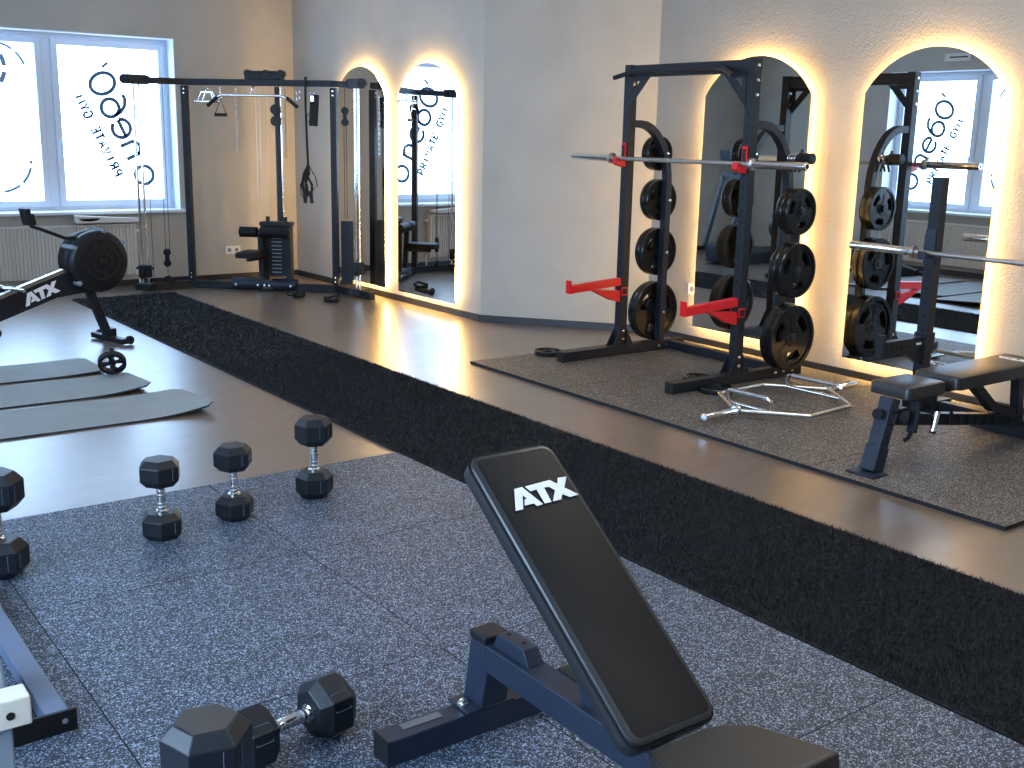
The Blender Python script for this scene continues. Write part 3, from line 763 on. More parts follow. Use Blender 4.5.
mb = MB(); mb.prism([(.12, .60), (.12, .40), (.40, .38), (2.0, zr(2.0) - .15), (2.0, zr(2.0)), (.32, zr(.32)), (.2, .63)], (0, -.028, 0), (1, 0, 0), (0, 0, 1), -.056); mb.build('frame_beam', 'steel', t, bevel=.006)
mb = MB(); mb.beam((.33, 0, zr(.33) + .014), (2.0, 0, zr(2.0) + .014), .045, .028, (0, 0, 1)); r_ = mb.build('seat_rail', 'satin', t, bevel=.003); r_['label'] = 'bright aluminium rail'
sl = math.atan(.30)
lg = MB(); Uv = V((-math.cos(sl), 0, math.sin(sl))); Dv = V((-math.sin(sl), 0, -math.cos(sl)))
logo_into(lg, V((.67, .030, zr(.67) - .022)), Uv, Dv, .28, .095, .001, mirror=False); lo = lg.build('logo', 'whiteprint', t); lo['label'] = 'white logo reading ATX'
mb = MB(); mb.beam((.16, 0, .46), (.01, 0, .05), .06, .05, (0, 1, 0)); mb.build('front_leg', 'steel', t, bevel=.004)
mb = MB(); mb.box((0, 0, .03), (.055, .44, .04)); mb.box((.0, 0, .075), (.08, .08, .06)); mb.build('front_foot', 'steel', t, bevel=.004)
for s in (-1, 1): MB().lathe([(.012, -.012), (.032, -.012), (.032, .012), (.012, .012)], (-.045, s * .205, .036), (0, 1, 0), n=24).build('transport_wheel', 'rubber', t)
mb = MB(); mb.tube([(.16, .0, .80), (.30, 0, .80), (.48, 0, .875), (.55, 0, .90)], .013, 10); mb.build('monitor_arm', 'steel', t)
mb = MB(); mb.box((.575, .0, .965), (.03, .12, .12), Matrix.Rotation(R(12), 3, 'Y')); mb.box((.545, .0, .945), (.04, .07, .08), Matrix.Rotation(R(12), 3, 'Y')); mb.build('monitor', 'plastic', t, bevel=.006)
mb = MB(); mb.tube([(.74, -.22, .48), (.74, -.05, .47), (.70, 0, .47), (.74, .05, .47), (.74, .22, .48)], .013, 10); mb.build('pull_handle', 'chrome', t)
mb = MB(); mb.box((1.0, .10, .33), (.26, .10, .02), Matrix.Rotation(R(-40), 3, 'Y')); mb.box((1.0, -.10, .33), (.26, .10, .02), Matrix.Rotation(R(-40), 3, 'Y')); mb.build('foot_rest', 'plastic', t, bevel=.004, split=True)
mb = MB(); mb.cyl((.90, .03, .19), (.90, .12, .19), .03, n=20); mb.cyl((.92, .03, .12), (.92, .12, .12), .026, n=20); mb.build('frame_roller', 'rubber', t, split=True)
mb = MB(); mb.rbox((1.55, 0, zr(1.55) + .10), (.22, .30, .05), .06); mb.box((1.55, 0, zr(1.55) + .05), (.14, .08, .05)); mb.build('seat', 'rubber', t)
mb = MB(); mb.box((2.0, 0, .03), (.06, .5, .04)); mb.box((2.0, 0, .05), (.05, .06, .05)); mb.build('rear_foot', 'steel', t, bevel=.004)

# ------------------------------------------------------------------ treadmill-like machine, seen only in the mirror
t = thing('exercise_machine', 'dark blue-grey upright exercise machine by the far wall, seen only as a reflection', 'exercise machine', (1.62, 9.95, 0))
mb = MB(); mb.rbox((.05, 0, .15), (.56, .30, .22), .05); mb.build('motor_hood', 'steel_b', t)
mb = MB(); mb.box((-.62, 0, .10), (1.0, .5, .12)); mb.box((-.05, 0, .03), (.4, .5, .05)); mb.build('deck', 'steel', t, bevel=.01)
for s in (-1, 1):
    mb = MB(); mb.beam((.28, s * .20, .22), (-.02, s * .20, 1.16), .06, .045, (0, 1, 0)); mb.build('side_upright', 'steel_b', t, bevel=.006)
mb = MB(); mb.beam((-.02, -.24, 1.13), (-.02, .24, 1.13), .07, .06, (0, 0, 1)); mb.build('cross_bar', 'steel_b', t, bevel=.006)
mb = MB(); mb.prism([(-.19, 1.46), (.16, 1.46), (.10, 1.27), (-.14, 1.27)], (0, .16, 0), (1, 0, 0), (0, 0, 1), .32); mb.build('console', 'steel_b', t, bevel=.01)
mb = MB(); mb.beam((-.02, 0, 1.15), (-.02, 0, 1.30), .10, .06, (0, 1, 0)); mb.build('console_stem', 'plastic', t, bevel=.006)

# ------------------------------------------------------------------ half rack
t = RK = thing('half_rack', 'black half rack with red hooks and red safety arms in front of the mirror', 'power rack', (5.43, 5.44, 0))
def K(x, y, z): return V((x - 5.43, y - 5.44, z))
YN, YF = 4.845, 5.98; XU, XP = 5.43, 5.83; ZT = 2.09; ZB = .02
for y, xf in ((YN, 4.84), (YF, 4.87)):
    mb = MB(); mb.beam(K(xf, y, ZB + .035), K(6.06, y, ZB + .035), .07, .07, (0, 0, 1)); f_ = mb.build('foot_beam', 'steel', t, bevel=.004)
    mb = MB(); mb.box(K(xf - .004, y, ZB + .035), (.012, .074, .074)); mb.box(K(6.062, y, ZB + .035), (.012, .074, .074)); mb.build('end_cap', 'rubber', f_, bevel=.003, split=True)
mb = MB(); mb.beam(K(5.93, YN, ZB + .035), K(5.93, YF, ZB + .035), .07, .06, (0, 0, 1)); mb.build('rear_crossbeam', 'steel', t, bevel=.004)
for y in (YN, YF):
    mb = MB(); mb.box(K(XU, y, (ZT + ZB + .07) / 2), (.064, .064, ZT - ZB - .07))
    z = .25
    while z < 1.78:
        mb.cyl(K(XU - .0320, y, z), K(XU - .0326, y, z), .010, n=10, mi=1); z += .075
    mb.build('upright', ['steel', 'hole'], t, bevel=.004)
    mb = MB()
    for s in (-1, 1): mb.prism([(s * .030, .09), (s * .10, .09), (s * .030, .215)], K(XU, y - .040, 0), (1, 0, 0), (0, 0, 1), -.006); mb.prism([(s * .030, .09), (s * .10, .09), (s * .030, .215)], K(XU, y + .034, 0), (1, 0, 0), (0, 0, 1), -.006)
    mb.build('foot_gusset', 'steel', t, split=True)
    mb = MB()
    for zz in (.14, .20, .5, 2.05, 1.96, 1.87): mb.lathe([(.012, 0), (.010, .006), (.002, .007)], K(XU + .0, y - .032, zz), (0, -1, 0), n=12)
    for xx in (XP - .03, XP + .05, XP + .14): mb.lathe([(.012, 0), (.010, .006), (.002, .007)], K(xx, y - .035, ZB + .035), (0, -1, 0), n=12)
    mb.build('bolt', 'bolt', t, split=True)
    # curved plate storage post
    pts = [K(XP, y, .09), K(XP, y, 1.18)]
    for q in range(0, 10):
        a_ = R(q * 10); pts.append(K(XP - .30 * (1 - math.cos(a_)), y, 1.26 + .43 * math.sin(a_)))
    pts.append(K(XU + .02, y, 1.69))
    mb = MB(); mb.rtube(pts, .052, .055, (0, 1, 0)); mb.build('storage_post', 'steel', t, bevel=.004)
mb = MB(); mb.beam(K(XU, YN, 2.045), K(XU, YF, 2.045), .05, .08, (0, 0, 1)); mb.build('top_crossbeam', 'steel', t, bevel=.004)
for y, s in ((YN + .03, 1), (YF - .03, -1)):
    o_ = [(0, 2.005), (s * .20, 2.005), (0, 1.80)]; i_ = [(s * .03, 1.975), (s * .10, 1.975), (s * .03, 1.90)]
    vs = [K(XU - xx, y + p[0], p[1]) for xx in (.036, .028) for p in o_ + i_]; fs = []
    for i in range(3):
        j = (i + 1) % 3; fs += [(i, j, 3 + j, 3 + i), (6 + i, 9 + i, 9 + j, 6 + j), (i, 6 + i, 6 + j, j), (3 + i, 3 + j, 9 + j, 9 + i)]
    MB().add(vs, fs).build('corner_bracket', 'steel', t)
mb = MB(); yc = (YN + YF) / 2
mb.tube([K(XU - .10, YF + .07, 2.00), K(XU - .06, YF - .06, 2.035), K(XU - .06, yc + .22, 2.035), K(XU - .06, yc - .22, 2.035), K(XU - .06, YN + .22, 2.035), K(XU - .14, YN + .05, 1.985)], .016, 12)
mb.build('pull_up_bar', 'steel', t)
# J hooks and arms
def jhook(y):
    mb = MB()
    P_ = [(-.034, 1.555), (-.046, 1.555), (-.046, 1.437), (-.105, 1.427), (-.115, 1.455), (-.125, 1.455), (-.125, 1.412), (-.110, 1.400), (-.046, 1.385), (-.034, 1.385)]
    mb.prism(P_, K(XU, y - .022, 0), (1, 0, 0), (0, 0, 1), -.044)
    h = mb.build('bar_hook', 'red', t, bevel=.003); h['label'] = 'red bar hook'
    MB().box(K(XU - .048, y, 1.49), (.003, .028, .10)).build('hook_liner', 'rubber', h)
jhook(YN); jhook(YF)
for y in (YN, YF):
    mb = MB()
    mb.beam(K(XU - .50, y, .535), K(XU - .035, y, .565), .05, .055, (0, 0, 1))
    mb.prism([(-.035, .50), (-.035, .415), (-.12, .435), (-.32, .525)], K(XU, y - .025, 0), (1, 0, 0), (0, 0, 1), -.05)
    mb.box(K(XU - .507, y, .553), (.014, .052, .095)); mb.box(K(XU - .01, y - .036, .495), (.06, .007, .06)); mb.box(K(XU - .01, y + .036, .495), (.06, .007, .06))
    a_ = mb.build('safety_arm', 'red', t, bevel=.003); a_['label'] = 'red safety spotter arm'
    MB().box(K(XU - .01, y - .0402, .495), (.042, .0014, .042)).build('arm_recess', 'steel', a_)
ZP = [1.485, 1.145, .76, .31]
for y, s in ((YN, -1), (YF, 1)):
    for z in ZP:
        x_ = XP if z < 1.3 else XP - .04
        MB().cyl(K(x_, y + s * .025, z), K(x_, y + s * (.145 if z < 1.3 or s > 0 else .217), z), .0235, n=20).build('plate_peg', 'steel', t, bevel=.003)
        if s > 0 : MB().lathe([(.012, 0), (.010, .006), (.002, .007)], K(x_, y - .035, z), (0, -1, 0), n=12).build('bolt', 'bolt', t)

# plates
_pm = {}
def plate_meshes(r, th):
    key = (r, th)
    if key in _pm: return _pm[key]
    n = 60
    mb = MB(); mb.lathe([(r * .86, -th / 2), (r * .97, -th / 2), (r, -th * .36), (r, th * .36), (r * .97, th / 2), (r * .86, th / 2)], (0, 0, 0), (0, 1, 0), n=60, closed=True)
    def solid(k, i):
        if k in (0, 3): return True
        return not ((i % 20) < 9)
    mb.polar([r * .22, r * .46, r * .60, r * .74, r * .88], solid, -th * .30, th * .30, (0, 0, 0), (0, 1, 0), n)
    # grip lips round the slots
    mb.lathe([(.027, -th * .5), (r * .25, -th * .5), (r * .27, -th * .3), (r * .27, th * .3), (r * .25, th * .5), (.027, th * .5)], (0, 0, 0), (0, 1, 0), n=40, closed=True)
    for a in range(3):
        for k in range(2):
            tt = R(a * 120 + 54 + 36)
            pass
    for sg in (-1, 1):
        for a in (90, 210, 330): mb.box((math.cos(R(a)) * r * .45, sg * th * .33, math.sin(R(a)) * r * .45), (r * .42, th * .10, r * .06), Matrix.Rotation(-R(a), 3, 'Y'))
    b = mb.build('plate_body', 'urethane', None, bevel=.0, ang=35)
    mb = MB(); mb.lathe([(.0255, -th * .51), (.034, -th * .51), (.034, th * .51), (.0255, th * .51)], (0, 0, 0), (0, 1, 0), n=32, closed=True)
    c2 = mb.build('hub_ring', 'plastic', None)
    _pm[key] = [b.data, c2.data]
    for q in (b, c2): bpy.data.objects.remove(q)
    return _pm[key]
def plate(x, y, z, r, th, label, group=None, roll=0., flat=False):
    t = thing('weight_plate', label, 'weight plate', (x, y, z), 0, group)
    t.rotation_euler = (R(90), 0, R(roll)) if flat else (0, R(roll), 0)
    for nm, me in zip(('plate_body', 'hub_ring'), plate_meshes(r, th)):
        o = bpy.data.objects.new(nm, me); COL.objects.link(o); o.parent = t
ord_ = {1.485: 'on the topmost left peg', 1.145: 'on the second left peg', .76: 'on the third left peg', .31: 'on the lowest left peg'}
ordr = {1.145: 'on the upper right peg', .76: 'on the middle right peg', .31: 'on the lowest right peg'}
rad = {1.485: .125, 1.145: .152, .76: .178, .31: .222}
radr = {1.145: .152, .76: .182, .31: .222}
szn = {.125: 'small', .152: 'medium', .178: 'large', .182: 'large', .222: 'largest'}
for z in ZP:
    x_ = XP if z < 1.3 else XP - .04
    r = rad[z]; th = .042 if r > .15 else .036
    for i in range(2):
        plate(x_, YF + .04 + th * (i + .5) + i * .003, z - (.0255 - .0235) , r, th, '%s black plate %s of the half rack, %s' % (szn[r], ord_[z], 'inner one' if i == 0 else 'outer one'), 'plates stored on the half rack', 18 * i + 7)
for z in ZP[1:]:
    r = radr[z]; th = .05 if r > .16 else .045; k = 2
    for i in range(k):
        plate(XP, YN - .035 - th * (i + .5) - i * .003, z - .002, r, th, '%s black plate %s of the half rack, %s' % (szn[r], ordr[z], 'inner one' if i == 0 else 'outer one'), 'plates stored on the half rack', -20 + 13 * i)
plate(4.955, 6.235, .02 + .018, .105, .032, 'small black plate lying flat behind the far rack foot', None, 10, True)
plate(5.13, 4.73, .02 + .018, .115, .034, 'small black plate lying flat beside the near rack foot and hex bar', None, 40, True)
plate(5.27, 5.02, .02 + .018, .095, .032, 'small black plate lying flat behind the near rack foot, mostly hidden', None, 70, True)

# spring collars hanging on the empty top right peg
def spring_clip(x, y, z, label):
    t = thing('spring_collar', label, 'barbell collar', (x, y, z), 0, 'spring collars on the top right peg')
    mb = MB(); pth = [(.0285 * math.cos(a), .02 * (a / 12) - .012, .0285 * math.sin(a)) for a in [i * .35 for i in range(50)]]
    mb.tube(pth, .003, 6); mb.build('coil', 'chrome', t)
    for s in (-1, 1):
        MB().cyl((s * .018, s * .004, -.024), (s * .045, s * .004, -.085), .0075, n=10).build('grip', 'rubber', t)
for i in range(2): spring_clip(XP - .04, YN - .048 - i * .036, 1.482, 'chrome spring collar with black grips %s on the empty top right peg' % ('close to the post' if i == 0 else 'at the outer end'))
t = thing('peg_sleeve', 'thick black sleeve on the outer end of the empty top right peg', 'barbell collar', (XP - .04, YN - .165, 1.4845))
MB().lathe([(.0245, -.05), (.036, -.05), (.036, .03), (.042, .03), (.042, .045), (.0245, .045)], (0, 0, 0), (0, 1, 0), n=28, closed=True).build('sleeve_body', 'plastic', t, bevel=.003)
MB().box((.0, .038, .048), (.02, .012, .02)).build('lever', 'plastic', t, bevel=.003)

# ------------------------------------------------------------------ barbells
def barbell(loc, label, L=2.18, sleeve=.435, dark=False):
    """along local y"""
    t = thing('barbell', label, 'barbell', loc)
    h = L / 2; s0 = h - sleeve
    MB().cyl((0, -s0, 0), (0, s0, 0), .014, n=18).build('shaft', 'satin', t)
    mb = MB(); 
    for a, b in ((-.58, -.22), (.22, .58), (-.06, .06)): mb.cyl((0, a, 0), (0, b, 0), .0147, n=18)
    mb.build('knurling', 'knurl', t, split=True)
    for s in (-1, 1):
        mb = MB(); mb.lathe([(.0, s0 + .02), (.023, s0 + .02), (.0248, s0 + .03), (.0248, h - .004), (.021, h), (.0, h)], (0, 0, 0), (0, s, 0), n=24)
        o = mb.build('sleeve', 'chrome', t)
        mb = MB(); mb.lathe([(.014, s0 - .012), (.037, s0 - .010), (.038, s0 + .012), (.030, s0 + .022)], (0, 0, 0), (0, s, 0), n=24); mb.build('sleeve_collar', 'knurl', t)
        MB().cyl((0, s * (h - .001), 0), (0, s * (h + .001), 0), .014, n=16).build('end_cap', 'rubber', t)
    return t
barbell((5.345, 5.40, 1.447), 'chrome barbell resting on the red hooks of the half rack', 2.18)
barbell((5.66, 3.095, .985), 'chrome barbell running off the right edge above the flat bench', 2.18)

# ------------------------------------------------------------------ squat stand at the right edge
SX, SY = 5.73, 3.67
t = thing('squat_stand', 'low black squat stand holding a barbell beside the flat bench', 'squat stand', (SX, SY - .55, 0))
def S(x, y, z): return V((x - SX, y - SY + .55, z))
for y in (SY, SY - 1.1):
    mb = MB(); mb.box(S(SX, y, .75), (.06, .07, 1.32))
    for q in range(12): mb.cyl(S(SX - .030, y, .30 + q * .08), S(SX - .0306, y, .30 + q * .08), .010, n=10, mi=1)
    mb.build('upright', ['steel', 'hole'], t, bevel=.004)
    mb = MB(); mb.beam(S(SX - .25, y, .055), S(SX + .30, y, .055), .07, .07, (0, 0, 1)); mb.build('foot_beam', 'steel', t, bevel=.004)
    mb = MB(); mb.box(S(SX - .040, y, 1.02), (.012, .065, .20)); mb.box(S(SX - .075, y, .955), (.075, .055, .012)); mb.box(S(SX - .110, y, .975), (.01, .055, .045)); mb.box(S(SX, y + .04, 1.03), (.07, .01, .12)); mb.build('bar_hook', 'steel_b', t, bevel=.003)
    mb = MB(); mb.beam(S(SX - .42, y, .455), S(SX - .03, y, .455), .045, .085, (0, 0, 1)); mb.box(S(SX - .42, y, .475), (.02, .05, .13)); mb.prism([(-.03, .41), (-.03, .33), (-.20, .41)], S(SX, y - .02, 0), (1, 0, 0), (0, 0, 1), -.04)
    for q in range(6): mb.cyl(S(SX - .34 + q * .045, y - .0228, .455), S(SX - .34 + q * .045, y - .0232, .455), .0085, n=10, mi=1)
    mb.box(S(SX - .085, y - .0232, .462), (.05, .001, .014), mi=2)
    mb.box(S(SX, y, .46), (.08, .085, .12))
    mb.build('safety_arm', ['steel', 'hole', 'whiteprint'], t, bevel=.003)
mb = MB(); mb.beam(S(SX + .2, SY, .055), S(SX + .2, SY - 1.1, .055), .06, .06, (0, 0, 1)); mb.build('rear_crossbeam', 'steel', t, bevel=.004)

# ------------------------------------------------------------------ hex trap bar
t = thing('hex_bar', 'chrome hexagonal trap bar lying on the rubber tiles beside the half rack', 'trap bar', (5.2, 4.2, .02))
def Hx(x, y, z): return V((x - 5.2, y - 4.2, z))
zc = .045
pts = [Hx(4.735, 4.19, zc), Hx(4.98, 4.55, zc), Hx(5.40, 4.57, zc), Hx(5.66, 4.26, zc), Hx(5.40, 3.90, zc), Hx(5.0, 3.87, zc)]
mb = MB(); k = len(pts)
for i in range(k): mb.cyl(pts[i], pts[(i + 1) % k], .0135, n=14)
for p in pts: mb.lathe([(0, -.0135), (.0095, -.0095), (.0135, 0), (.0095, .0095), (0, .0135)], p, n=12)
mb.build('hexagon_frame', 'satin', t)
for (a, b) in ((Hx(4.735, 4.19, zc), Hx(4.45, 4.175, zc)), (Hx(5.66, 4.26, zc), Hx(5.94, 4.275, zc))):
    MB().lathe([(0, -.01), (.018, -.01), (.0245, 0), (.0245, (b - a).length - .004), (.02, (b - a).length), (0, (b - a).length)], a, b - a, n=22).build('sleeve', 'chrome', t)
    MB().lathe([(.018, .0), (.036, .002), (.036, .016), (.02, .018)], a, b - a, n=22).build('sleeve_collar', 'chrome', t)
for x, ya, yb in ((4.86, 4.36, 4.04), (5.50, 4.45, 4.04)):
    A = Hx(x, ya, zc); B = Hx(x + .015, yb, zc); up = V((-.03, 0, .085))
    mb = MB(); 
    P = [A + V((0, 0, 0)), A + up * .8, A + up + (B - A) * .07, B + up - (B - A) * .07, B + up * .8, B]
    mb.tube(P, .0105, 12); mb.cyl(A, B, .012); mb.build('handle_loop', 'chrome', t)
    MB().cyl(A + up + (B - A) * .12, B + up - (B - A) * .12, .0145, n=18).build('grip', 'knurl', t)

# ------------------------------------------------------------------ flat bench on the right
FB = (5.2, 3.1, .02)
t = thing('flat_bench', 'black adjustable bench laid flat in front of the low squat stand', 'weight bench', FB)
def F(x, y, z): return V((x - FB[0], y - FB[1], z - FB[2]))
ym = 3.095
mb = MB(); mb.rbox(F(4.735, ym, .425), (.31, .235, .06), .03); mb.build('seat_pad', 'vinyl_worn', t, ang=30)
mb = MB(); mb.rbox(F(5.40, ym, .430), (.86, .26, .065), .03); mb.build('back_pad', 'vinyl_worn', t, ang=30)
mb = MB(); mb.box(F(5.42, ym, .385), (.74, .06, .045)); mb.box(F(5.40, ym, .393), (.78, .2, .008)); mb.build('pad_rail', 'steel', t, bevel=.004)
mb = MB(); mb.box(F(4.735, ym, .391), (.26, .18, .008)); mb.box(F(4.85, ym, .35), (.20, .07, .07)); mb.build('seat_bracket', 'steel', t, bevel=.003)
mb = MB(); mb.beam(F(4.60, ym, .385), F(4.50, ym, .03), .075, .07, (1, 0, 0)); mb.build('front_leg', 'steel_b', t, bevel=.005)
mb = MB(); mb.beam(F(4.534, ym, .15), F(4.497, ym, .03), .083, .083, (1, 0, 0)); mb.box(F(4.465, ym, .026), (.12, .16, .012)); mb.build('front_foot', 'steel_b', t, bevel=.004)
mb = MB()
for z in (.14, .20, .26, .32):
    xx = 4.50 + .10 * (z - .03) / .355
    mb.cyl(F(xx, ym - .0365, z), F(xx, ym - .0385, z), .008, n=10)
mb.build('height_hole', 'hole', t, split=True)
mb = MB(); mb.cyl(F(4.555, ym, .31), F(4.50, ym, .315), .02, .028, n=18); mb.build('pop_pin_knob', 'plastic', t, bevel=.003)
mb = MB(); text_into(mb, 'ATX', F(4.592, ym - .0365, .345), (-.28, 0, -1), (1, 0, -.28), .042, 0.001, N=V((0, -1, 0))); o = mb.build('leg_logo', 'whiteprint', t); o['label'] = 'white vertical lettering reading ATX'
mb = MB(); mb.beam(F(4.58, ym, .285), F(5.78, ym, .115), .06, .06, (0, 0, 1)); mb.build('main_beam', 'steel', t, bevel=.004)
mb = MB(); mb.box(F(5.80, ym, .055), (.07, .50, .07)); mb.beam(F(5.80, ym, .09), F(5.76, ym, .36), .06, .05, (0, 1, 0)); mb.build('rear_foot', 'steel', t, bevel=.004)
mb = MB(); mb.beam(F(5.32, ym, .37), F(5.52, ym, .22), .05, .05, (0, 1, 0)); mb.beam(F(5.52, ym, .22), F(5.74, ym, .16), .05, .05, (0, 0, 1)); mb.build('ladder_strut', 'steel', t, bevel=.003)
mb = MB()
for s in (-1, 1):
    P = [(5.05, .30), (5.10, .215)]
    for q in range(7): P += [(5.14 + q * .085, .19 - q * .012), (5.17 + q * .085, .235 - q * .012), (5.185 + q * .085, .19 - q * .012)]
    P += [(5.80, .11), (5.80, .08), (5.05, .20)]
    mb.prism(P, F(0, ym + s * .05 - .003, 0), (1, 0, 0), (0, 0, 1), -.006)
mb.build('ladder_plate', 'steel', t, split=True)
mb = MB(); mb.beam(F(4.76, ym - .04, .355), F(4.73, ym - .05, .20), .03, .045, (0, 1, 0)); mb.tube([F(4.73, ym - .05, .21), F(4.69, ym - .06, .18), F(4.66, ym - .06, .175)], .012, 8); mb.cyl(F(4.66, ym - .055, .29), F(4.66, ym + .055, .29), .035, n=20); mb.build('seat_latch', 'steel', t, bevel=.003)
mb = MB(); mb.cyl(F(4.80, ym - .12, .21), F(4.825, ym - .12, .31), .015, n=14); o = mb.build('chrome_lever', 'chrome', t); o['label'] = 'bright chrome adjustment lever'
MB().cyl(F(4.825, ym - .12, .30), F(4.825, ym, .30), .008, n=10).build('lever_pin', 'steel', t)
MB().cyl(F(4.798, ym - .12, .203), F(4.80, ym - .12, .215), .017, n=14).build('lever_tip', 'rubber', t)
mb = MB(); logo_into(mb, F(5.66, ym + .10, .4635), (0, -1, 0), (1, 0, 0), .20, .065, .0008); o = mb.build('pad_logo', 'whiteprint', t); o['label'] = 'white ATX logo on the pad end'

# ------------------------------------------------------------------ cable machine
CB = V((4.60, 10.40, 0))
t = thing('cable_machine', 'black corner cable machine with lat tower, weight stack and two pulley columns', 'cable machine', CB)
A_ = V((3.54, 10.90, 0)); UL = V((4.04, 10.96, 0)); UR = V((5.15, 9.95, 0)); B_ = V((5.20, 9.58, 0))
dgn = (UR - UL).normalized(); nn = V((dgn.y, -dgn.x, 0));  nn = nn if nn.y < 0 else -nn     # towards the viewer
TW = UL + dgn * .935
rotd = Matrix(((dgn.x, -nn.x, 0), (dgn.y, -nn.y, 0), (0, 0, 1)))
def at(p, z, off=0., along=0.): return p + nn * off + dgn * along + V((0, 0, z)) - CB
mb = MB(); mb.rtube([at(A_, 2.03), at(UL, 2.035), at(UR, 2.04), at(B_, 2.02)], .05, .06, (0, 0, 1)); mb.build('top_beam', 'steel', t, bevel=.003)
mb = MB(); mb.rtube([at(A_, .04), at(UL, .04), at(UR, .04), at(B_, .04), at(V((5.20, 9.30, 0)), .04)], .06, .07, (0, 0, 1)); mb.build('base_beam', 'steel', t, bevel=.003)
mb = MB(); mb.cyl(at(TW, .065, .03, -.50), at(TW, .065, .03, -.17), .06, n=24); mb.cyl(at(TW, .065, .03, -.08), at(TW, .065, .03, .17), .06, n=24); mb.box(at(TW, .06, .03, -.125), (.11, .11, .1), rotd); mb.build('base_sleeve', 'steel_b', t, bevel=.004, split=True)
mb = MB()
for a in (-.45, -.22, -.15, -.10, .12):
    mb.lathe([(.013, 0), (.011, .008), (.002, .009)], at(TW, .06, .085 + .005, a), nn, n=12)
for p in (UL, UR):
    for z in (.15, .11, 1.93, 1.97): mb.lathe([(.011, 0), (.009, .006), (.002, .007)], at(p, z, .031), nn, n=12)
mb.build('bolt', 'bolt', t, split=True)
for p in (UL, UR):
    mb = MB(); mb.box(at(p, 1.03), (.06, .06, 1.94), rotd)
    for q in range(34):
        z = .20 + q * .05
        mb.box(at(p, z, .0303), (.016, .001, .016), rotd, mi=1)
    mb.build('upright', ['steel', 'hole'], t, bevel=.003)
# cable columns
def column(p, dirx, carz):
    d = V(dirx); 
    for s in (-1, 1):
        MB().cyl(at(p, .08) + d * s * .028, at(p, 2.0) + d * s * .028, .0125, n=14).build('guide_rod', 'chrome', t)
    mb = MB(); mb.beam(at(p, 2.035) - d * .10, at(p, 2.035) + d * .10, .07, .09, (0, 0, 1)); 
    for s in (-1, 1): mb.cyl(at(p, 2.035, -.035) + d * s * .10, at(p, 2.035, .035) + d * s * .10, .045, n=24)
    mb.build('pulley_housing', 'steel', t, bevel=.002)
    mb = MB(); mb.box(at(p, carz), (.11, .07, .12), rotd); mb.cyl(at(p, carz + .0, .035), at(p, carz, .10), .014); mb.cyl(at(p, carz + .03, .0, -.09), at(p, carz + .03, 0, .09), .012)
    mb.lathe([(.018, -.014), (.045, -.014), (.038, 0), (.045, .014), (.018, .014)], at(p, carz - .03, .06), dgn, n=24)
    mb.build('pulley_carriage', 'steel', t, bevel=.002)
    MB().cyl(at(p, carz, .03) + d * .01, at(p, 1.98, .03) + d * .01, .003, n=8).build('cable', 'rubber', t)
    MB().box(at(p, .05), (.16, .16, .06), rotd).build('column_foot', 'steel', t, bevel=.004)
column(A_, (-.99, -.12, 0), .20); column(B_, (.1, -.99, 0), .28)
# loose tandem pulleys and cables hanging in the arms
def tandem(p, z, sz=.035):
    q = thing; mb = MB()
    for s in (-1, 1): mb.lathe([(.010, -.012), (sz, -.012), (sz * .85, 0), (sz, .012), (.010, .012)], at(p, z + s * .055, .03), nn, n=24, closed=True)
    mb.beam(at(p, z - .075, .046), at(p, z + .075, .046), .03, .006, nn); mb.beam(at(p, z - .075, .014), at(p, z + .075, .014), .03, .006, nn)
    mb.build('floating_pulley', 'plastic', t)
p1 = V((3.79, 10.93, 0)); tandem(p1, .32)
p2 = V((5.18, 9.76, 0)); tandem(p2, 1.73)
mb = MB()
for p, z0, z1, dx in ((p1, .38, 2.0, -.012), (p1, .38, 2.0, .03), (p1, .10, .28, 0), (V((3.64, 10.91, 0)), .1, 2.0, 0), (p2, .75, 1.68, -.012), (p2, .75, 1.68, .012), (p2, 1.78, 2.0, 0)):
    mb.cyl(at(p, z0, .03, dx), at(p, z1, .03, dx), .0028, n=8)
mb.build('arm_cable', 'rubber', t, split=True)
mb = MB(); mb.box(at(p2, .42, .0), (.11, .07, .62), rotd); mb.build('side_weight_guard', 'steel', t, bevel=.004)
mb = MB(); mb.lathe([(.012, -.012), (.05, -.012), (.042, 0), (.05, .012), (.012, .012)], at(p1, .09, .03), nn, n=24, closed=True); mb.build('floor_pulley', 'plastic', t)
# lat tower
mb = MB(); mb.cyl(at(TW, .70, .0), at(TW, 2.0, .0), .026, n=20); mb.build('tower_pole', 'steel_b', t)
mb = MB(); mb.cyl(at(TW, .12, .0, .035), at(TW, 2.0, .0, .035), .010, n=14); mb.build('tower_guide_rod', 'chrome', t)
mb = MB()
for dx in (-.21, -.17, -.09): mb.cyl(at(TW, .70, .02, dx), at(TW, 2.0, .02, dx), .003, n=8)
mb.build('tower_cable', 'satin', t, split=True)
mb = MB(); mb.beam(at(TW, 2.095, .0, -.31), at(TW, 2.095, .0, .07), .08, .05, (0, 0, 1)); mb.beam(at(TW, 2.130, .0, -.25), at(TW, 2.130, .0, .0), .05, .04, (0, 0, 1))
for dx in (-.28, -.10, .05): mb.cyl(at(TW, 2.125, -.045, dx), at(TW, 2.125, .045, dx), .035, n=20)
mb.build('top_pulley_block', 'steel', t, bevel=.003)
tandem(TW + nn * .03, 1.73, .05)
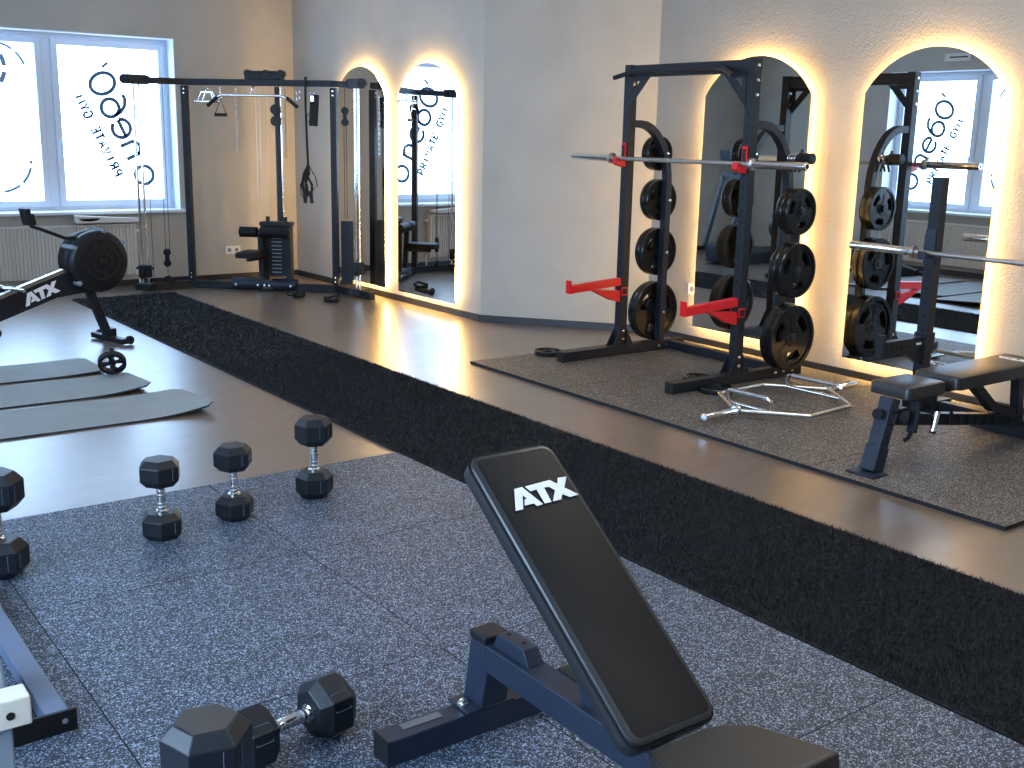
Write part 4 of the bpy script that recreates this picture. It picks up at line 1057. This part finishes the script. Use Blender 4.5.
# weight stack with slotted guard
mb = MB(); mb.box(at(TW, .40, -.02, -.03), (.26, .12, .50), rotd); mb.build('weight_stack', 'plastic', t, bevel=.003)
mb = MB()
for q in range(12): mb.box(at(TW, .19 + q * .038, .042, -.03), (.10, .003, .010), rotd)
mb.build('stack_label', 'greyplate', t, split=True)
mb = MB()
for dx in (-.155, .10): mb.box(at(TW, .39, .03, dx), (.05, .10, .58), rotd)
mb.box(at(TW, .675, .02, -.03), (.32, .13, .04), rotd)
for dx in (-.12, .06): mb.cyl(at(TW, .68, .02, dx), at(TW, .745, .02, dx), .02, n=14)
mb.build('stack_guard', 'steel', t, bevel=.004)
for dx0, dx1 in ((-.375, -.185), (-.17, .14)): MB().lathe([(.03, 0), (.052, .01), (.052, (dx1 - dx0) - .01), (.03, dx1 - dx0)], at(TW, .595, .14, dx0), dgn, n=24).build('knee_roller', 'vinyl', t)
mb = MB(); mb.cyl(at(TW, .595, .14, -.30), at(TW, .595, .14, .10), .014); mb.beam(at(TW, .595, .14, -.16), at(TW, .15, .12, -.16), .05, .05, nn); mb.build('seat_post', 'steel', t, bevel=.003)
rs = rotd
mb = MB(); mb.rbox(at(TW, .395, .30, -.21), (.22, .34, .055), .04, rs); mb.build('seat_pad', 'vinyl', t, ang=30)
mb = MB(); mb.beam(at(TW, .35, .12, -.16), at(TW, .35, .40, -.20), .05, .04, (0, 0, 1)); mb.build('seat_arm', 'steel', t, bevel=.003)

# accessories hanging on the top beam
def hang(name, label, cat, along, off=.06, zt=1.985):
    p = at(UL, zt, off, along) + CB
    q = thing(name, label, cat, p); q.rotation_euler = (0, 0, math.atan2(dgn.y, dgn.x))
    return q         # local x along the beam, local -y... towards viewer
def ring(mb, c, r, rr, ax=(0, 1, 0), n=18):
    x, y, d = frame_of(ax); mb.tube([V(c) + x * r * math.cos(2 * math.pi * i / n) + y * r * math.sin(2 * math.pi * i / n) for i in range(n)], rr, 6, closed=True)
LU = (UR - UL).length
q = hang('lat_bar', 'long chrome lat pulldown bar with bent black grips hanging from the cable machine', 'pulldown bar', .725, .12)
mb = MB(); mb.tube([(-.445, 0, -.17), (-.335, 0, -.082), (-.305, 0, -.072), (.285, 0, -.072), (.315, 0, -.082), (.445, 0, -.17)], .013, 12); mb.build('bar', 'chrome', q)
for s in (-1, 1): MB().cyl((s * .345, 0, -.088), (s * .452, 0, -.178), .018, n=14).build('grip', 'rubber', q)
mb = MB(); ring(mb, (0, 0, -.045), .014, .004); mb.cyl((0, 0, -.03), (0, 0, 0), .008); mb.build('hanger', 'chrome', q); MB().cyl((0, 0, 0), (0, .12, .03), .006).build('hook_pin', 'steel', q)
q = hang('row_handle', 'chrome close-grip row handle hanging at the left of the cable machine beam', 'cable handle', .25)
mb = MB(); ring(mb, (0, 0, -.02), .014, .004); mb.tube([(-.10, 0, -.135), (-.055, 0, -.045), (.055, 0, -.045), (.10, 0, -.135)], .007, 8, closed=True); mb.tube([(-.06, .03, -.135), (-.03, .03, -.05), (.03, .03, -.05), (.06, .03, -.135)], .007, 8, closed=True); mb.build('frame', 'chrome', q)
for s in (-1, 1): MB().cyl((s * .10 - .03, 0, -.135), (s * .10 + .03, 0, -.135), .013, n=12).build('grip', 'chrome', q)
q = hang('stirrup_handle', 'black triangular stirrup handle hanging beside the row handle', 'cable handle', .383)
mb = MB(); mb.cyl((0, 0, 0), (0, 0, -.09), .003); ring(mb, (0, 0, -.10), .012, .004); mb.build('hanger', 'chrome', q)
mb = MB(); mb.tube([(-.058, 0, -.255), (0, 0, -.11), (.058, 0, -.255)], .006, 8, flat=(.006, .004)); mb.build('strap', 'webbing', q); MB().cyl((-.062, 0, -.26), (.062, 0, -.26), .016, n=14).build('grip', 'rubber', q)
def chain(label, along, n, off=.06):
    q = hang('chain', label, 'chain', along, off)
    mb = MB()
    for i in range(n):
        z = -.02 - i * .026; w = .009
        pts = [((w * math.cos(a)), 0, z + .017 * math.sin(a)) if i % 2 == 0 else (0, (w * math.cos(a)), z + .017 * math.sin(a)) for a in [k * math.pi / 5 for k in range(10)]]
        mb.tube(pts, .0032, 5, closed=True)
    mb.build('links', 'chrome', q)
chain('long thin chrome chain hanging left of the lat bar centre', .54, 24); chain('chrome chain hanging behind the tower pole near the wall corner', .985, 25, -.10)
q = hang('carabiner', 'small chrome carabiner hanging right of the lat bar', 'carabiner', 1.163, .05)
mb = MB(); mb.tube([(.018 * math.cos(a), 0, -.035 + .03 * math.sin(a)) for a in [k * math.pi / 6 for k in range(12)]], .004, 6, closed=True); mb.tube([(.016 * math.cos(a), 0, -.09 + .028 * math.sin(a)) for a in [k * math.pi / 6 for k in range(12)]], .004, 6, closed=True); mb.build('loop', 'chrome', q)
q = hang('suspension_trainer', 'black suspension strap trainer hanging bundled from the cable machine beam', 'suspension trainer', 1.238, .05, 2.09)
mb = MB(); mb.tube([(0, .06, 0), (0, 0, .005), (0, -.01, -.25), (.004, 0, -.62), (.012, 0, -.85)], .01, 6, flat=(.013, .004)); mb.build('main_strap', 'webbing', q)
mb = MB()
for k in range(7):
    a = random.uniform(-.05, .05); b = random.uniform(-.07, .07)
    mb.tube([(.012, 0, -.82), (a, .01 * (k % 3), -.92), (b, -.01 * (k % 2), -1.02), (b * .6 + .01, .01, -1.13)], .008, 6, flat=(.013, .004))
mb.tube([(.02, 0, -.84), (.085, .0, -.95), (.10, 0, -1.03), (.06, 0, -1.07), (.03, 0, -.98)], .008, 6, flat=(.012, .004))
mb.tube([(-.01, 0, -.90), (-.07, .0, -1.02), (-.065, 0, -1.12), (-.02, 0, -1.18), (.02, 0, -1.10)], .008, 6, flat=(.012, .004)); mb.build('bundled_strap', 'webbing', q)
for x in (-.03, .035): MB().cyl((x, -.01, -1.08), (x + .01, -.01, -1.20), .018, n=14).build('handle', 'rubber', q)
q = hang('ankle_strap', 'black padded ankle strap hanging at the right of the cable machine beam', 'ankle strap', 1.318, .05)
mb = MB(); mb.rbox((0, 0, -.20), (.085, .05, .30), .02, Matrix.Rotation(R(4), 3, 'Y')); mb.build('padded_cuff', 'webbing', q)
mb = MB(); ring(mb, (-.01, -.02, -.045), .018, .004); mb.box((-.008, -.028, -.09), (.03, .006, .05)); mb.cyl((-.01, -.02, -.03), (-.01, 0, 0), .003); mb.build('buckle', 'chrome', q)
mb = MB(); mb.tube([(-.04, 0, -.22), (-.085, 0, -.27), (-.08, 0, -.31), (-.035, 0, -.30)], .008, 6, flat=(.012, .003)); mb.build('side_loop', 'webbing', q)
# handles on the floor
def floor_handle(x, y, rz, label):
    q = thing('cable_grip', label, 'cable handle', (x, y, 0), R(rz))
    MB().cyl((-.06, 0, .018), (.06, 0, .018), .018, n=14).build('grip', 'rubber', q, bevel=.003)
    for s in (-1, 1): MB().lathe([(.012, 0), (.028, .004), (.028, .016), (.012, .02)], (s * .05, 0, .028), (s, 0, 0), n=18).build('grip_flange', 'plastic', q)
    mb = MB(); mb.tube([(-.06, 0, .02), (-.07, .08, .03), (0, .17, .045), (.07, .08, .03), (.06, 0, .02)], .008, 6, flat=(.003, .012), up=(0, 0, 1)); mb.build('strap', 'webbing', q)
floor_handle(4.665, 9.80, 20, 'black cable grip lying on the floor under the cable machine, left one')
floor_handle(4.80, 9.38, -55, 'black cable grip lying on the floor in front of the right pulley column')

# ------------------------------------------------------------------ added fill lamps and world light
def area(name, loc, rot, sx, sy, power, col):
    l = bpy.data.lights.new(name, 'AREA'); l.shape = 'RECTANGLE'; l.size = sx; l.size_y = sy; l.energy = power; l.color = col
    o = bpy.data.objects.new(name, l); COL.objects.link(o); o.location = loc; o.rotation_euler = rot; return o
# ceiling panels added out of view for fill light
for i, (x, y, p) in enumerate(((3.2, .2, 34), (4.3, 3.2, 30), (2.2, 6.2, 12))):
    q = thing('ceiling_lamp', ['rectangular ceiling lamp panel above the near floor, outside the view', 'rectangular ceiling lamp panel above the rack area, outside the view', 'rectangular ceiling lamp panel above the turf, outside the view'][i], 'ceiling lamp', (x, y, HC))
    MB().box((0, 0, -.03), (1.24, .64, .06)).build('housing', 'socket', q, bevel=.005)
    MB().box((0, 0, -.062), (1.18, .58, .006)).build('diffuser', 'lamp', q)
    l = bpy.data.lights.new('lamp_light', 'AREA'); l.shape = 'RECTANGLE'; l.size = 1.16; l.size_y = .56; l.energy = p; l.color = (1., .92, .80)
    o = bpy.data.objects.new('lamp_light', l); COL.objects.link(o); o.location = (0, 0, -.07); o.parent = q
w = bpy.data.worlds.new('world'); sc.world = w; w.use_nodes = True
w.node_tree.nodes['Background'].inputs[0].default_value = (.7, .82, 1, 1); w.node_tree.nodes['Background'].inputs[1].default_value = .3
